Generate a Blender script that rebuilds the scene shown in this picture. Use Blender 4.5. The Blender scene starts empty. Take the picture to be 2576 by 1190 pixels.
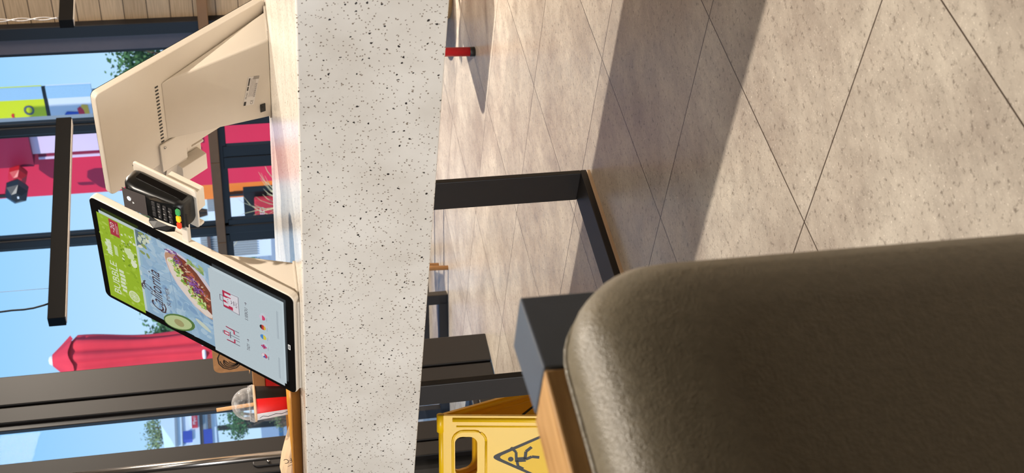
import bpy, bmesh, math, random
from mathutils import Vector, Matrix
random.seed(7)
C = bpy.context.scene.collection
PI = math.pi
V3 = Vector

# ------------------------------------------------------------------ camera geometry (pixel -> point, used to survey the place)
CF, CP, CR, CA = 3477.4, .1994, .077, .823
fw = V3((math.cos(CA), math.sin(CA), 0)); rt = V3((math.sin(CA), -math.cos(CA), 0)); up = V3((0, 0, 1))
cU = fw*math.sin(CP) + up*math.cos(CP); cF = fw*math.cos(CP) - up*math.sin(CP)
cR = rt*math.cos(CR) - cU*math.sin(CR); cD = -rt*math.sin(CR) - cU*math.cos(CR)
EYE = V3((0, 0, 1.0))
def ray(x, y): return cF*CF + cR*(595-y) + cD*(x-1288)
def on(ax, val, x, y):
    d = ray(x, y); return EYE + d*((val-EYE[ax])/d[ax])

# ------------------------------------------------------------------ materials
def lin(c):
    return tuple((v/12.92 if v <= .04045 else ((v+.055)/1.055)**2.4) for v in c[:3]) + (1,)
def rgb(r, g, b): return lin((r/255, g/255, b/255))
def newmat(name):
    m = bpy.data.materials.new(name); m.use_nodes = True
    nt = m.node_tree; return m, nt, nt.nodes['Principled BSDF']
def N(nt, typ, **kw):
    n = nt.nodes.new(typ)
    for k, v in kw.items():
        if k in n.inputs: n.inputs[k].default_value = v
        else: setattr(n, k, v)
    return n
def mat(name, col, rough=.5, metal=0, noise=.06, nscale=30, bump=0, bscale=200, spec=.5, emit=None, es=1.0, coat=0):
    m, nt, b = newmat(name)
    tc = N(nt, 'ShaderNodeTexCoord'); nz = N(nt, 'ShaderNodeTexNoise', Scale=nscale, Detail=4.0)
    nt.links.new(tc.outputs['Object'], nz.inputs['Vector'])
    mx = N(nt, 'ShaderNodeMix', data_type='RGBA')
    mx.inputs[6].default_value = tuple(c*(1-noise) for c in col[:3])+(1,)
    mx.inputs[7].default_value = tuple(min(1, c*(1+noise)) for c in col[:3])+(1,)
    nt.links.new(nz.outputs['Fac'], mx.inputs[0]); nt.links.new(mx.outputs[2], b.inputs['Base Color'])
    b.inputs['Roughness'].default_value = rough; b.inputs['Metallic'].default_value = metal
    b.inputs['Specular IOR Level'].default_value = spec
    if coat: b.inputs['Coat Weight'].default_value = coat; b.inputs['Coat Roughness'].default_value = .08
    if emit: b.inputs['Emission Color'].default_value = emit; b.inputs['Emission Strength'].default_value = es
    if bump:
        n2 = N(nt, 'ShaderNodeTexNoise', Scale=bscale, Detail=5.0); nt.links.new(tc.outputs['Object'], n2.inputs['Vector'])
        bp = N(nt, 'ShaderNodeBump', Strength=bump, Distance=.002); nt.links.new(n2.outputs['Fac'], bp.inputs['Height'])
        nt.links.new(bp.outputs['Normal'], b.inputs['Normal'])
    return m

M = {}
M['cream'] = mat('cream_plastic', rgb(208, 198, 184), .42, bump=.05, bscale=900, noise=.02)
M['black_glass'] = mat('black_glass', rgb(14, 13, 13), .12, noise=.02)
M['black_metal'] = mat('black_metal', rgb(38, 35, 34), .5, noise=.1, bump=.06, bscale=500)
M['frame'] = mat('window_frame_black', rgb(30, 28, 30), .38, noise=.1)
M['frame_dark'] = mat('seam_black', rgb(8, 8, 9), .6)
M['panel'] = mat('dark_brown_panel', rgb(25, 21, 19), .45, noise=.08, nscale=8)
M['jamb'] = mat('grey_jamb', rgb(104, 100, 110), .45, noise=.06)
M['red'] = mat('red_paint', rgb(190, 22, 34), .4)
M['red_cloth'] = mat('red_canvas', rgb(222, 48, 66), .8, noise=.12, nscale=6)
M['white'] = mat('white_paint', rgb(235, 235, 238), .5)
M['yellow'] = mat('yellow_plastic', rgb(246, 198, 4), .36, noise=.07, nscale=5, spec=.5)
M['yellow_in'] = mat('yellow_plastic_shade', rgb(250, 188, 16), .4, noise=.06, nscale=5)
M['ink'] = mat('black_ink', rgb(20, 18, 16), .5)
M['tan'] = mat('tan_wood', rgb(176, 128, 78), .5, noise=.2, nscale=20)
M['kraft'] = mat('kraft_paper', rgb(172, 128, 84), .8, noise=.1, nscale=40)
M['kraft_light'] = mat('light_kraft_paper', rgb(226, 196, 160), .8, noise=.06, nscale=30)
M['straw'] = mat('paper_straw', rgb(196, 150, 100), .7)
M['tray'] = mat('tray_plastic', rgb(168, 112, 48), .4, noise=.08, nscale=10)
M['tray_rim'] = mat('tray_rim', rgb(214, 148, 56), .4)
M['cup_red'] = mat('cup_red', rgb(224, 24, 26), .45)
M['terminal'] = mat('terminal_black', rgb(13, 13, 13), .35, noise=.1)
M['terminal_grey'] = mat('terminal_grey', rgb(52, 50, 50), .4)
M['terminal_glass'] = mat('terminal_screen', rgb(74, 68, 66), .12)
M['key_green'] = mat('key_green', rgb(60, 150, 84), .5)
M['key_yellow'] = mat('key_yellow', rgb(244, 196, 30), .5)
M['key_red'] = mat('key_red', rgb(228, 66, 36), .5)
M['glow'] = mat('white_glow', rgb(255, 250, 240), .4, emit=(1, .96, .88, 1), es=2.2)
M['steel'] = mat('steel', rgb(190, 186, 182), .22, metal=1)
M['silver'] = mat('silver_wire', rgb(214, 208, 204), .35, metal=.6)
M['rail'] = mat('brown_rail', rgb(146, 108, 70), .5, noise=.14, nscale=12)
M['basket'] = mat('woven_tan', rgb(202, 166, 116), .8, noise=.25, nscale=90, bump=.6, bscale=60)
M['leaf'] = mat('leaf_green', rgb(74, 112, 62), .7, noise=.5, nscale=3)
M['leaf_pale'] = mat('leaf_olive', rgb(128, 140, 86), .7, noise=.45, nscale=3)
M['bark'] = mat('bark', rgb(96, 76, 58), .9)
M['asphalt'] = mat('asphalt', rgb(150, 156, 166), .9, noise=.12, nscale=2)
M['grass'] = mat('grass', rgb(150, 160, 104), .9, noise=.3, nscale=5)
M['ext_red'] = mat('facade_red', rgb(224, 40, 74), .6, noise=.08, nscale=1)
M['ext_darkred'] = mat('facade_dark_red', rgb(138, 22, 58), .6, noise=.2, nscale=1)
M['ext_pink'] = mat('facade_pale_pink', rgb(232, 206, 230), .6, noise=.06, nscale=1)
M['ext_orange'] = mat('facade_orange', rgb(248, 132, 48), .6, noise=.1, nscale=2)
M['ext_white'] = mat('facade_white', rgb(224, 232, 238), .6, noise=.05, nscale=1)
M['ext_grey'] = mat('facade_grey', rgb(150, 156, 160), .6, noise=.12, nscale=1)
M['ext_brown'] = mat('facade_brown', rgb(92, 74, 68), .7)
M['ext_blue'] = mat('facade_blue', rgb(60, 76, 168), .6)
M['sign_red'] = mat('sign_red', rgb(196, 46, 58), .5)
M['lime'] = mat('sign_lime', rgb(216, 226, 20), .5)
M['reed'] = mat('dry_reed', rgb(226, 210, 160), .8)
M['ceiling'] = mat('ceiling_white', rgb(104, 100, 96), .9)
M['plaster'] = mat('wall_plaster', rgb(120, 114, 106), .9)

def m_floor():
    m, nt, b = newmat('stone_floor_tiles'); L = nt.links.new
    g = N(nt, 'ShaderNodeNewGeometry'); s = N(nt, 'ShaderNodeSeparateXYZ'); L(g.outputs['Position'], s.inputs[0])
    T = .594
    def axis(o, off):
        a = N(nt, 'ShaderNodeMath', operation='SUBTRACT'); L(o, a.inputs[0]); a.inputs[1].default_value = off
        d = N(nt, 'ShaderNodeMath', operation='DIVIDE'); L(a.outputs[0], d.inputs[0]); d.inputs[1].default_value = T
        fl = N(nt, 'ShaderNodeMath', operation='FLOOR'); L(d.outputs[0], fl.inputs[0])
        fr = N(nt, 'ShaderNodeMath', operation='FRACT'); L(d.outputs[0], fr.inputs[0])
        c = N(nt, 'ShaderNodeMath', operation='SUBTRACT'); L(fr.outputs[0], c.inputs[0]); c.inputs[1].default_value = .5
        ab = N(nt, 'ShaderNodeMath', operation='ABSOLUTE'); L(c.outputs[0], ab.inputs[0])
        return fl.outputs[0], ab.outputs[0]
    fx, ax = axis(s.outputs[0], 2.751); fy, ay = axis(s.outputs[1], 2.300)
    mxm = N(nt, 'ShaderNodeMath', operation='MAXIMUM'); L(ax, mxm.inputs[0]); L(ay, mxm.inputs[1])
    gr = N(nt, 'ShaderNodeMath', operation='GREATER_THAN'); L(mxm.outputs[0], gr.inputs[0]); gr.inputs[1].default_value = .5-.0016/T
    cb = N(nt, 'ShaderNodeCombineXYZ'); L(fx, cb.inputs[0]); L(fy, cb.inputs[1])
    wn = N(nt, 'ShaderNodeTexWhiteNoise', noise_dimensions='3D'); L(cb.outputs[0], wn.inputs['Vector'])
    # large soft clouds + streaks
    va = N(nt, 'ShaderNodeVectorMath', operation='MULTIPLY_ADD'); L(wn.outputs['Color'], va.inputs[0]); va.inputs[1].default_value = (9, 9, 9); L(g.outputs['Position'], va.inputs[2])
    n1 = N(nt, 'ShaderNodeTexNoise', Scale=3.2, Detail=6.0, Roughness=.62); L(va.outputs[0], n1.inputs['Vector'])
    mp = N(nt, 'ShaderNodeMapping'); mp.inputs['Scale'].default_value = (11, 15, 11); mp.inputs['Rotation'].default_value = (0, 0, .75); L(va.outputs[0], mp.inputs[0])
    n2 = N(nt, 'ShaderNodeTexNoise', Scale=1.6, Detail=7.0, Roughness=.7); L(mp.outputs[0], n2.inputs['Vector'])
    n3 = N(nt, 'ShaderNodeTexNoise', Scale=75.0, Detail=4.0, Roughness=.75); L(g.outputs['Position'], n3.inputs['Vector'])
    n4 = N(nt, 'ShaderNodeTexNoise', Scale=210.0, Detail=2.0); L(g.outputs['Position'], n4.inputs['Vector'])
    r1 = N(nt, 'ShaderNodeValToRGB'); L(n1.outputs['Fac'], r1.inputs[0])
    r1.color_ramp.elements[0].position = .3; r1.color_ramp.elements[0].color = rgb(164, 151, 138)
    r1.color_ramp.elements[1].position = .7; r1.color_ramp.elements[1].color = rgb(208, 199, 184)
    r2 = N(nt, 'ShaderNodeValToRGB'); L(n2.outputs['Fac'], r2.inputs[0])
    r2.color_ramp.elements[0].position = .3; r2.color_ramp.elements[0].color = (.75, .74, .74, 1)
    r2.color_ramp.elements[1].position = .62; r2.color_ramp.elements[1].color = (1, 1, 1, 1)
    mu = N(nt, 'ShaderNodeMix', data_type='RGBA', blend_type='MULTIPLY'); mu.inputs[0].default_value = 1
    L(r1.outputs[0], mu.inputs[6]); L(r2.outputs[0], mu.inputs[7])
    r3 = N(nt, 'ShaderNodeValToRGB'); L(n3.outputs['Fac'], r3.inputs[0])
    r3.color_ramp.elements[0].position = .33; r3.color_ramp.elements[0].color = (.34, .31, .29, 1)
    r3.color_ramp.elements[1].position = .45; r3.color_ramp.elements[1].color = (1, 1, 1, 1)
    mu2 = N(nt, 'ShaderNodeMix', data_type='RGBA', blend_type='MULTIPLY'); mu2.inputs[0].default_value = .8
    L(mu.outputs[2], mu2.inputs[6]); L(r3.outputs[0], mu2.inputs[7])
    r4 = N(nt, 'ShaderNodeValToRGB'); L(n4.outputs['Fac'], r4.inputs[0])
    r4.color_ramp.elements[0].position = .62; r4.color_ramp.elements[0].color = (0, 0, 0, 1)
    r4.color_ramp.elements[1].position = .74; r4.color_ramp.elements[1].color = (.4, .38, .34, 1)
    ad = N(nt, 'ShaderNodeMix', data_type='RGBA', blend_type='ADD'); ad.inputs[0].default_value = .6
    L(mu2.outputs[2], ad.inputs[6]); L(r4.outputs[0], ad.inputs[7])
    jt = N(nt, 'ShaderNodeMix', data_type='RGBA'); L(gr.outputs[0], jt.inputs[0]); L(ad.outputs[2], jt.inputs[6]); jt.inputs[7].default_value = rgb(62, 48, 36)
    L(jt.outputs[2], b.inputs['Base Color'])
    rr = N(nt, 'ShaderNodeMapRange'); L(n2.outputs['Fac'], rr.inputs[0]); rr.inputs[3].default_value = .3; rr.inputs[4].default_value = .46
    L(rr.outputs[0], b.inputs['Roughness']); b.inputs['Specular IOR Level'].default_value = .55
    bp = N(nt, 'ShaderNodeBump', Strength=.12, Distance=.001); L(n3.outputs['Fac'], bp.inputs['Height']); L(bp.outputs[0], b.inputs['Normal'])
    return m
M['floor'] = m_floor()

def m_stone():
    m, nt, b = newmat('speckled_composite_stone'); L = nt.links.new
    g = N(nt, 'ShaderNodeTexCoord')
    nz = N(nt, 'ShaderNodeTexNoise', Scale=160.0, Detail=2.0); L(g.outputs['Object'], nz.inputs['Vector'])
    wp = N(nt, 'ShaderNodeVectorMath', operation='MULTIPLY_ADD'); L(nz.outputs['Color'], wp.inputs[0]); wp.inputs[1].default_value = (.007, .007, .007); L(g.outputs['Object'], wp.inputs[2])
    prev = None
    for sc, lo, hi, pick, col in ((88, .17, .23, .6, rgb(80, 62, 48)), (150, .19, .27, .55, rgb(132, 116, 100)), (64, .12, .17, .87, rgb(40, 31, 26))):
        v = N(nt, 'ShaderNodeTexVoronoi', Scale=float(sc)); L(wp.outputs[0], v.inputs['Vector'])
        rm = N(nt, 'ShaderNodeMapRange'); L(v.outputs['Distance'], rm.inputs[0]); rm.inputs[1].default_value = lo; rm.inputs[2].default_value = hi; rm.inputs[3].default_value = 1; rm.inputs[4].default_value = 0
        sp = N(nt, 'ShaderNodeSeparateColor'); L(v.outputs['Color'], sp.inputs[0])
        gt = N(nt, 'ShaderNodeMath', operation='GREATER_THAN'); L(sp.outputs[0], gt.inputs[0]); gt.inputs[1].default_value = pick
        mu = N(nt, 'ShaderNodeMath', operation='MULTIPLY'); L(rm.outputs[0], mu.inputs[0]); L(gt.outputs[0], mu.inputs[1])
        mx = N(nt, 'ShaderNodeMix', data_type='RGBA'); L(mu.outputs[0], mx.inputs[0]); mx.inputs[7].default_value = col
        if prev is None:
            cl = N(nt, 'ShaderNodeTexNoise', Scale=7.0, Detail=5.0); L(g.outputs['Object'], cl.inputs['Vector'])
            rp = N(nt, 'ShaderNodeValToRGB'); L(cl.outputs['Fac'], rp.inputs[0])
            rp.color_ramp.elements[0].position = .3; rp.color_ramp.elements[0].color = rgb(214, 206, 194)
            rp.color_ramp.elements[1].position = .7; rp.color_ramp.elements[1].color = rgb(232, 226, 216)
            L(rp.outputs[0], mx.inputs[6])
        else: L(prev, mx.inputs[6])
        prev = mx.outputs[2]
    L(prev, b.inputs['Base Color']); b.inputs['Roughness'].default_value = .2
    return m
M['stone'] = m_stone()

def m_wood(name, c1, c2, sc=(3, 40, 40), rough=.45):
    m, nt, b = newmat(name); L = nt.links.new
    g = N(nt, 'ShaderNodeTexCoord'); mp = N(nt, 'ShaderNodeMapping'); mp.inputs['Scale'].default_value = sc; L(g.outputs['Object'], mp.inputs[0])
    n = N(nt, 'ShaderNodeTexNoise', Scale=2.0, Detail=8.0, Roughness=.6, Distortion=.6); L(mp.outputs[0], n.inputs['Vector'])
    r = N(nt, 'ShaderNodeValToRGB'); L(n.outputs['Fac'], r.inputs[0])
    r.color_ramp.elements[0].position = .3; r.color_ramp.elements[0].color = c1
    r.color_ramp.elements[1].position = .7; r.color_ramp.elements[1].color = c2
    L(r.outputs[0], b.inputs['Base Color']); b.inputs['Roughness'].default_value = rough
    return m
M['black_metal_sheen'] = mat('black_metal_sky_sheen', rgb(84, 92, 104), .34, noise=.08, bump=.05, bscale=500)  # black post metal, sky sheen from the window put in as blue grey
M['oak'] = m_wood('oak_cap', rgb(160, 116, 62), rgb(218, 174, 116))

def m_plank():
    m, nt, b = newmat('wood_plank_cladding'); L = nt.links.new
    g = N(nt, 'ShaderNodeNewGeometry'); s = N(nt, 'ShaderNodeSeparateXYZ'); L(g.outputs['Position'], s.inputs[0])
    c = N(nt, 'ShaderNodeCombineXYZ'); L(s.outputs[1], c.inputs[0]); L(s.outputs[2], c.inputs[1])
    br = N(nt, 'ShaderNodeTexBrick', Scale=1.0); L(c.outputs[0], br.inputs['Vector'])
    br.inputs['Brick Width'].default_value = 1.3; br.inputs['Row Height'].default_value = .165; br.inputs['Mortar Size'].default_value = .0035; br.inputs['Bias'].default_value = 0
    br.inputs['Color1'].default_value = rgb(222, 194, 158); br.inputs['Color2'].default_value = rgb(206, 176, 138); br.inputs['Mortar'].default_value = rgb(84, 62, 40)
    mp = N(nt, 'ShaderNodeMapping'); mp.inputs['Scale'].default_value = (3, 60, 1); L(c.outputs[0], mp.inputs[0])
    n = N(nt, 'ShaderNodeTexNoise', Scale=1.5, Detail=7.0); L(mp.outputs[0], n.inputs['Vector'])
    r = N(nt, 'ShaderNodeValToRGB'); L(n.outputs['Fac'], r.inputs[0]); r.color_ramp.elements[0].color = (.72, .68, .64, 1); r.color_ramp.elements[1].color = (1, 1, 1, 1); r.color_ramp.elements[0].position = .35; r.color_ramp.elements[1].position = .6
    mu = N(nt, 'ShaderNodeMix', data_type='RGBA', blend_type='MULTIPLY'); mu.inputs[0].default_value = .7; L(br.outputs['Color'], mu.inputs[6]); L(r.outputs[0], mu.inputs[7])
    L(mu.outputs[2], b.inputs['Base Color']); b.inputs['Roughness'].default_value = .55
    return m
M['plank'] = m_plank()

def m_leather():
    m, nt, b = newmat('olive_brown_leather'); L = nt.links.new
    g = N(nt, 'ShaderNodeTexCoord')
    v = N(nt, 'ShaderNodeTexVoronoi', Scale=520.0); L(g.outputs['Object'], v.inputs['Vector'])
    n = N(nt, 'ShaderNodeTexNoise', Scale=110.0, Detail=6.0); L(g.outputs['Object'], n.inputs['Vector'])
    mp = N(nt, 'ShaderNodeMapping'); mp.inputs['Scale'].default_value = (60, 60, 160); mp.inputs['Rotation'].default_value = (0, 1.2, 0); L(g.outputs['Object'], mp.inputs[0])
    w = N(nt, 'ShaderNodeTexNoise', Scale=1.4, Detail=5.0, Distortion=1.2); L(mp.outputs[0], w.inputs['Vector'])
    a = N(nt, 'ShaderNodeMath', operation='ADD'); L(v.outputs['Distance'], a.inputs[0]); L(n.outputs['Fac'], a.inputs[1])
    a2 = N(nt, 'ShaderNodeMath', operation='ADD'); L(a.outputs[0], a2.inputs[0]); L(w.outputs['Fac'], a2.inputs[1])
    bp = N(nt, 'ShaderNodeBump', Strength=.34, Distance=.0014); L(a2.outputs[0], bp.inputs['Height']); L(bp.outputs[0], b.inputs['Normal'])
    r = N(nt, 'ShaderNodeValToRGB'); L(n.outputs['Fac'], r.inputs[0]); r.color_ramp.elements[0].color = rgb(96, 89, 73); r.color_ramp.elements[1].color = rgb(128, 119, 99)
    L(r.outputs[0], b.inputs['Base Color']); b.inputs['Roughness'].default_value = .42
    return m
M['leather'] = m_leather()

def m_glass(name='window_glass', tint=(.93, .97, 1, 1), blend=.12):
    m = bpy.data.materials.new(name); m.use_nodes = True; nt = m.node_tree; L = nt.links.new
    for n in list(nt.nodes): nt.nodes.remove(n)
    o = N(nt, 'ShaderNodeOutputMaterial'); t = N(nt, 'ShaderNodeBsdfTransparent'); t.inputs[0].default_value = tint
    gl = N(nt, 'ShaderNodeBsdfGlossy'); gl.inputs['Roughness'].default_value = .02
    fr = N(nt, 'ShaderNodeLayerWeight'); fr.inputs[0].default_value = blend
    mu = N(nt, 'ShaderNodeMath', operation='MULTIPLY'); L(fr.outputs[0], mu.inputs[0]); mu.inputs[1].default_value = .8
    mx = N(nt, 'ShaderNodeMixShader'); L(mu.outputs[0], mx.inputs[0]); L(t.outputs[0], mx.inputs[1]); L(gl.outputs[0], mx.inputs[2]); L(mx.outputs[0], o.inputs[0])
    return m
M['glass'] = m_glass()
def m_lid():
    m = bpy.data.materials.new('clear_plastic_lid'); m.use_nodes = True; nt = m.node_tree; L = nt.links.new; b = nt.nodes['Principled BSDF']
    b.inputs['Base Color'].default_value = (.86, .88, .9, 1); b.inputs['Roughness'].default_value = .08
    t = N(nt, 'ShaderNodeBsdfTransparent'); t.inputs[0].default_value = (.96, .97, .98, 1); w_ = N(nt, 'ShaderNodeLayerWeight'); w_.inputs[0].default_value = .32
    q = N(nt, 'ShaderNodeTexNoise', Scale=60.0, Detail=3.0); tc = N(nt, 'ShaderNodeTexCoord'); L(tc.outputs['Object'], q.inputs['Vector'])
    r = N(nt, 'ShaderNodeMapRange'); L(q.outputs['Fac'], r.inputs[0]); r.inputs[1].default_value = .52; r.inputs[2].default_value = .75; r.inputs[3].default_value = .03; r.inputs[4].default_value = .35
    a = N(nt, 'ShaderNodeMath', operation='MULTIPLY_ADD'); L(w_.outputs['Facing'], a.inputs[0]); a.inputs[1].default_value = .5; L(r.outputs[0], a.inputs[2])
    mx = N(nt, 'ShaderNodeMixShader'); L(a.outputs[0], mx.inputs[0]); L(t.outputs[0], mx.inputs[1]); L(b.outputs[0], mx.inputs[2]); L(mx.outputs[0], nt.nodes['Material Output'].inputs[0])
    return m
M['lid'] = m_lid()

def m_vcol(name, emis, rough=.4):
    m, nt, b = newmat(name); L = nt.links.new
    a = N(nt, 'ShaderNodeAttribute'); a.attribute_name = 'Col'
    if emis:
        nz = N(nt, 'ShaderNodeTexNoise', Scale=700.0); tc = N(nt, 'ShaderNodeTexCoord'); L(tc.outputs['Object'], nz.inputs['Vector'])
        mr = N(nt, 'ShaderNodeMapRange'); L(nz.outputs['Fac'], mr.inputs[0]); mr.inputs[3].default_value = emis*.9; mr.inputs[4].default_value = emis*1.1
        b.inputs['Base Color'].default_value = (.01, .01, .01, 1); L(a.outputs['Color'], b.inputs['Emission Color']); L(mr.outputs[0], b.inputs['Emission Strength'])
    else: L(a.outputs['Color'], b.inputs['Base Color'])
    b.inputs['Roughness'].default_value = rough
    return m
M['screen'] = m_vcol('lit_screen_image', .72, .15)
M['print'] = m_vcol('printed_colours', 0, .5)

# ------------------------------------------------------------------ mesh helpers
class MB:
    def __init__(s): s.v = []; s.f = []; s.mi = []; s.sm = []
    def add(s, vs, fs, mi=0, smooth=False, T=None):
        k = len(s.v)
        for p in vs:
            p = V3(p); s.v.append(T @ p if T else p)
        for f in fs: s.f.append([i+k for i in f]); s.mi.append(mi); s.sm.append(smooth)
        return s
    def box(s, a, b, mi=0, T=None):
        x0, y0, z0 = [min(i, j) for i, j in zip(a, b)]; x1, y1, z1 = [max(i, j) for i, j in zip(a, b)]
        return s.add([(x0,y0,z0),(x1,y0,z0),(x1,y1,z0),(x0,y1,z0),(x0,y0,z1),(x1,y0,z1),(x1,y1,z1),(x0,y1,z1)],
                     [(3,2,1,0),(4,5,6,7),(0,1,5,4),(1,2,6,5),(2,3,7,6),(3,0,4,7)], mi, False, T)
    def quad(s, p): return s.add(p, [(0, 1, 2, 3)])
    def prism(s, poly, z0, z1, mi=0, T=None, smooth=False):     # poly CCW in xy, extruded along z
        n = len(poly)
        vs = [(x, y, z0) for x, y in poly]+[(x, y, z1) for x, y in poly]
        fs = [tuple(range(n))[::-1], tuple(range(n, 2*n))]+[(i, (i+1) % n, n+(i+1) % n, n+i) for i in range(n)]
        return s.add(vs, fs, mi, smooth, T)
    def rings(s, rings, mi=0, T=None, smooth=True, cap=True, closed=True):
        n = len(rings[0]); vs = [p for r in rings for p in r]; fs = []
        for j in range(len(rings)-1):
            for i in range(n if closed else n-1):
                fs.append((j*n+i, j*n+(i+1) % n, (j+1)*n+(i+1) % n, (j+1)*n+i))
        if cap: fs += [tuple(range(n))[::-1], tuple(range((len(rings)-1)*n, len(rings)*n))]
        return s.add(vs, fs, mi, smooth, T)
    def lathe(s, prof, c=(0, 0, 0), n=32, mi=0, T=None, cap=True):
        return s.rings([[(c[0]+r*math.cos(2*PI*i/n), c[1]+r*math.sin(2*PI*i/n), c[2]+z) for i in range(n)] for r, z in prof], mi, T, True, cap)
    def tube(s, pts, r, n=10, mi=0, T=None):
        pts = [V3(p) for p in pts]; rr = []
        for i, p in enumerate(pts):
            d = (pts[min(i+1, len(pts)-1)]-pts[max(i-1, 0)]).normalized()
            a = d.cross(V3((0, 0, 1))) if abs(d.z) < .9 else d.cross(V3((1, 0, 0)))
            a.normalize(); b = d.cross(a); ri = r[i] if isinstance(r, (list, tuple)) else r
            rr.append([p+(a*math.cos(2*PI*k/n)+b*math.sin(2*PI*k/n))*ri for k in range(n)])
        return s.rings(rr, mi, T)
    def build(s, name, mats, parent=None, bevel=0, seg=2, subsurf=0, autosmooth=False):
        me = bpy.data.meshes.new(name); me.from_pydata([tuple(v) for v in s.v], [], s.f)
        mats = mats if isinstance(mats, (list, tuple)) else [mats]
        for m in mats: me.materials.append(m)
        for p, i, q in zip(me.polygons, s.mi, s.sm): p.material_index = i; p.use_smooth = q
        bm = bmesh.new(); bm.from_mesh(me); bmesh.ops.recalc_face_normals(bm, faces=bm.faces); bm.to_mesh(me); bm.free()
        o = bpy.data.objects.new(name, me); C.objects.link(o)
        if parent: o.parent = parent
        if bevel:
            b = o.modifiers.new('bevel', 'BEVEL'); b.width = bevel; b.segments = seg; b.limit_method = 'ANGLE'; b.angle_limit = .6
        if subsurf:
            b = o.modifiers.new('sub', 'SUBSURF'); b.levels = subsurf; b.render_levels = subsurf
        return o

def tag(o, label=None, cat=None, group=None, kind=None):
    for k, v in (('label', label), ('category', cat), ('group', group), ('kind', kind)):
        if v: o[k] = v
    return o
def empty(name, loc=(0, 0, 0), rz=0, **kw):
    o = bpy.data.objects.new(name, None); C.objects.link(o); o.empty_display_size = .05
    o.location = loc; o.rotation_euler = (0, 0, rz); return tag(o, **kw)
def copy_tree(o, parent=None):
    c = o.copy(); C.objects.link(c)
    if parent: c.parent = parent
    for ch in [x for x in bpy.data.objects if x.parent == o]: copy_tree(ch, c)
    return c
def struct(o): o['kind'] = 'structure'; return o
def rrect(x0, y0, x1, y1, r, n=5):
    p = []
    for cx, cy, a0 in ((x1-r, y0+r, -90), (x1-r, y1-r, 0), (x0+r, y1-r, 90), (x0+r, y0+r, 180)):
        for i in range(n+1):
            a = math.radians(a0+90*i/n); p.append((cx+r*math.cos(a), cy+r*math.sin(a)))
    return p
_tc = {}
def text_geo(s, shear=0):
    if (s, shear) in _tc: return _tc[s, shear]
    cu = bpy.data.curves.new('t', 'FONT'); cu.body = s; cu.shear = shear; cu.resolution_u = 3
    ob = bpy.data.objects.new('t', cu); C.objects.link(ob)
    dg = bpy.context.evaluated_depsgraph_get(); me = bpy.data.meshes.new_from_object(ob.evaluated_get(dg))
    vs = [(v.co.x, v.co.y) for v in me.vertices]; fs = [tuple(p.vertices) for p in me.polygons]
    bpy.data.objects.remove(ob); bpy.data.curves.remove(cu); bpy.data.meshes.remove(me)
    x0 = min(v[0] for v in vs); x1 = max(v[0] for v in vs); y0 = min(v[1] for v in vs); y1 = max(v[1] for v in vs)
    _tc[s, shear] = ([((x-x0)/(x1-x0), (y-y0)/(y1-y0)) for x, y in vs], fs); return _tc[s, shear]
class Art:
    """flat coloured picture in a plane: later shapes lie a hair above the earlier ones"""
    def __init__(s, step=.00012, base=.0003): s.v = []; s.f = []; s.c = []; s.k = 0; s.step = step; s.base = base
    def add(s, vs, fs, col):
        z = s.base+s.k*s.step; b = len(s.v); s.v += [(x, y, z) for x, y in vs]
        for f in fs: s.f.append([i+b for i in f]); s.c.append(col)
    def up(s): s.k += 1; return s
    def poly(s, p, col): s.add(p, [tuple(range(len(p)))], col); return s
    def rect(s, x0, y0, x1, y1, col): return s.poly([(x0, y0), (x1, y0), (x1, y1), (x0, y1)], col)
    def ell(s, cx, cy, rx, ry, col, rot=0, n=18, jit=0):
        p = []
        for i in range(n):
            a = 2*PI*i/n; k = 1+random.uniform(-jit, jit); x = rx*k*math.cos(a); y = ry*k*math.sin(a)
            p.append((cx+x*math.cos(rot)-y*math.sin(rot), cy+x*math.sin(rot)+y*math.cos(rot)))
        return s.poly(p, col)
    def line(s, pts, w, col):
        for (ax, ay), (bx, by) in zip(pts, pts[1:]):
            dx, dy = bx-ax, by-ay; l = math.hypot(dx, dy) or 1; nx, ny = -dy/l*w/2, dx/l*w/2
            s.add([(ax+nx, ay+ny), (ax-nx, ay-ny), (bx-nx, by-ny), (bx+nx, by+ny)], [(0, 1, 2, 3)], col)
        return s
    def text(s, t, x, y, w, h, col, shear=0, rot=0):
        vs, fs = text_geo(t, shear); co, si = math.cos(rot), math.sin(rot)
        s.add([(x+a*w*co-b*h*si, y+a*w*si+b*h*co) for a, b in vs], fs, col); return s
    def build(s, name, T, parent, m=None):
        me = bpy.data.meshes.new(name); me.from_pydata([tuple(T @ V3(p)) for p in s.v], [], s.f); me.materials.append(m or M['print'])
        ca = me.color_attributes.new('Col', 'FLOAT_COLOR', 'CORNER')
        for p, c in zip(me.polygons, s.c):
            for li in p.loop_indices: ca.data[li].color = c
        o = bpy.data.objects.new(name, me); C.objects.link(o); o.parent = parent; return o
def frame_T(o, x, y):
    x = V3(x).normalized(); y = V3(y).normalized(); z = x.cross(y)
    return Matrix(((x.x, y.x, z.x, o[0]), (x.y, y.y, z.y, o[1]), (x.z, y.z, z.z, o[2]), (0, 0, 0, 1)))

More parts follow.
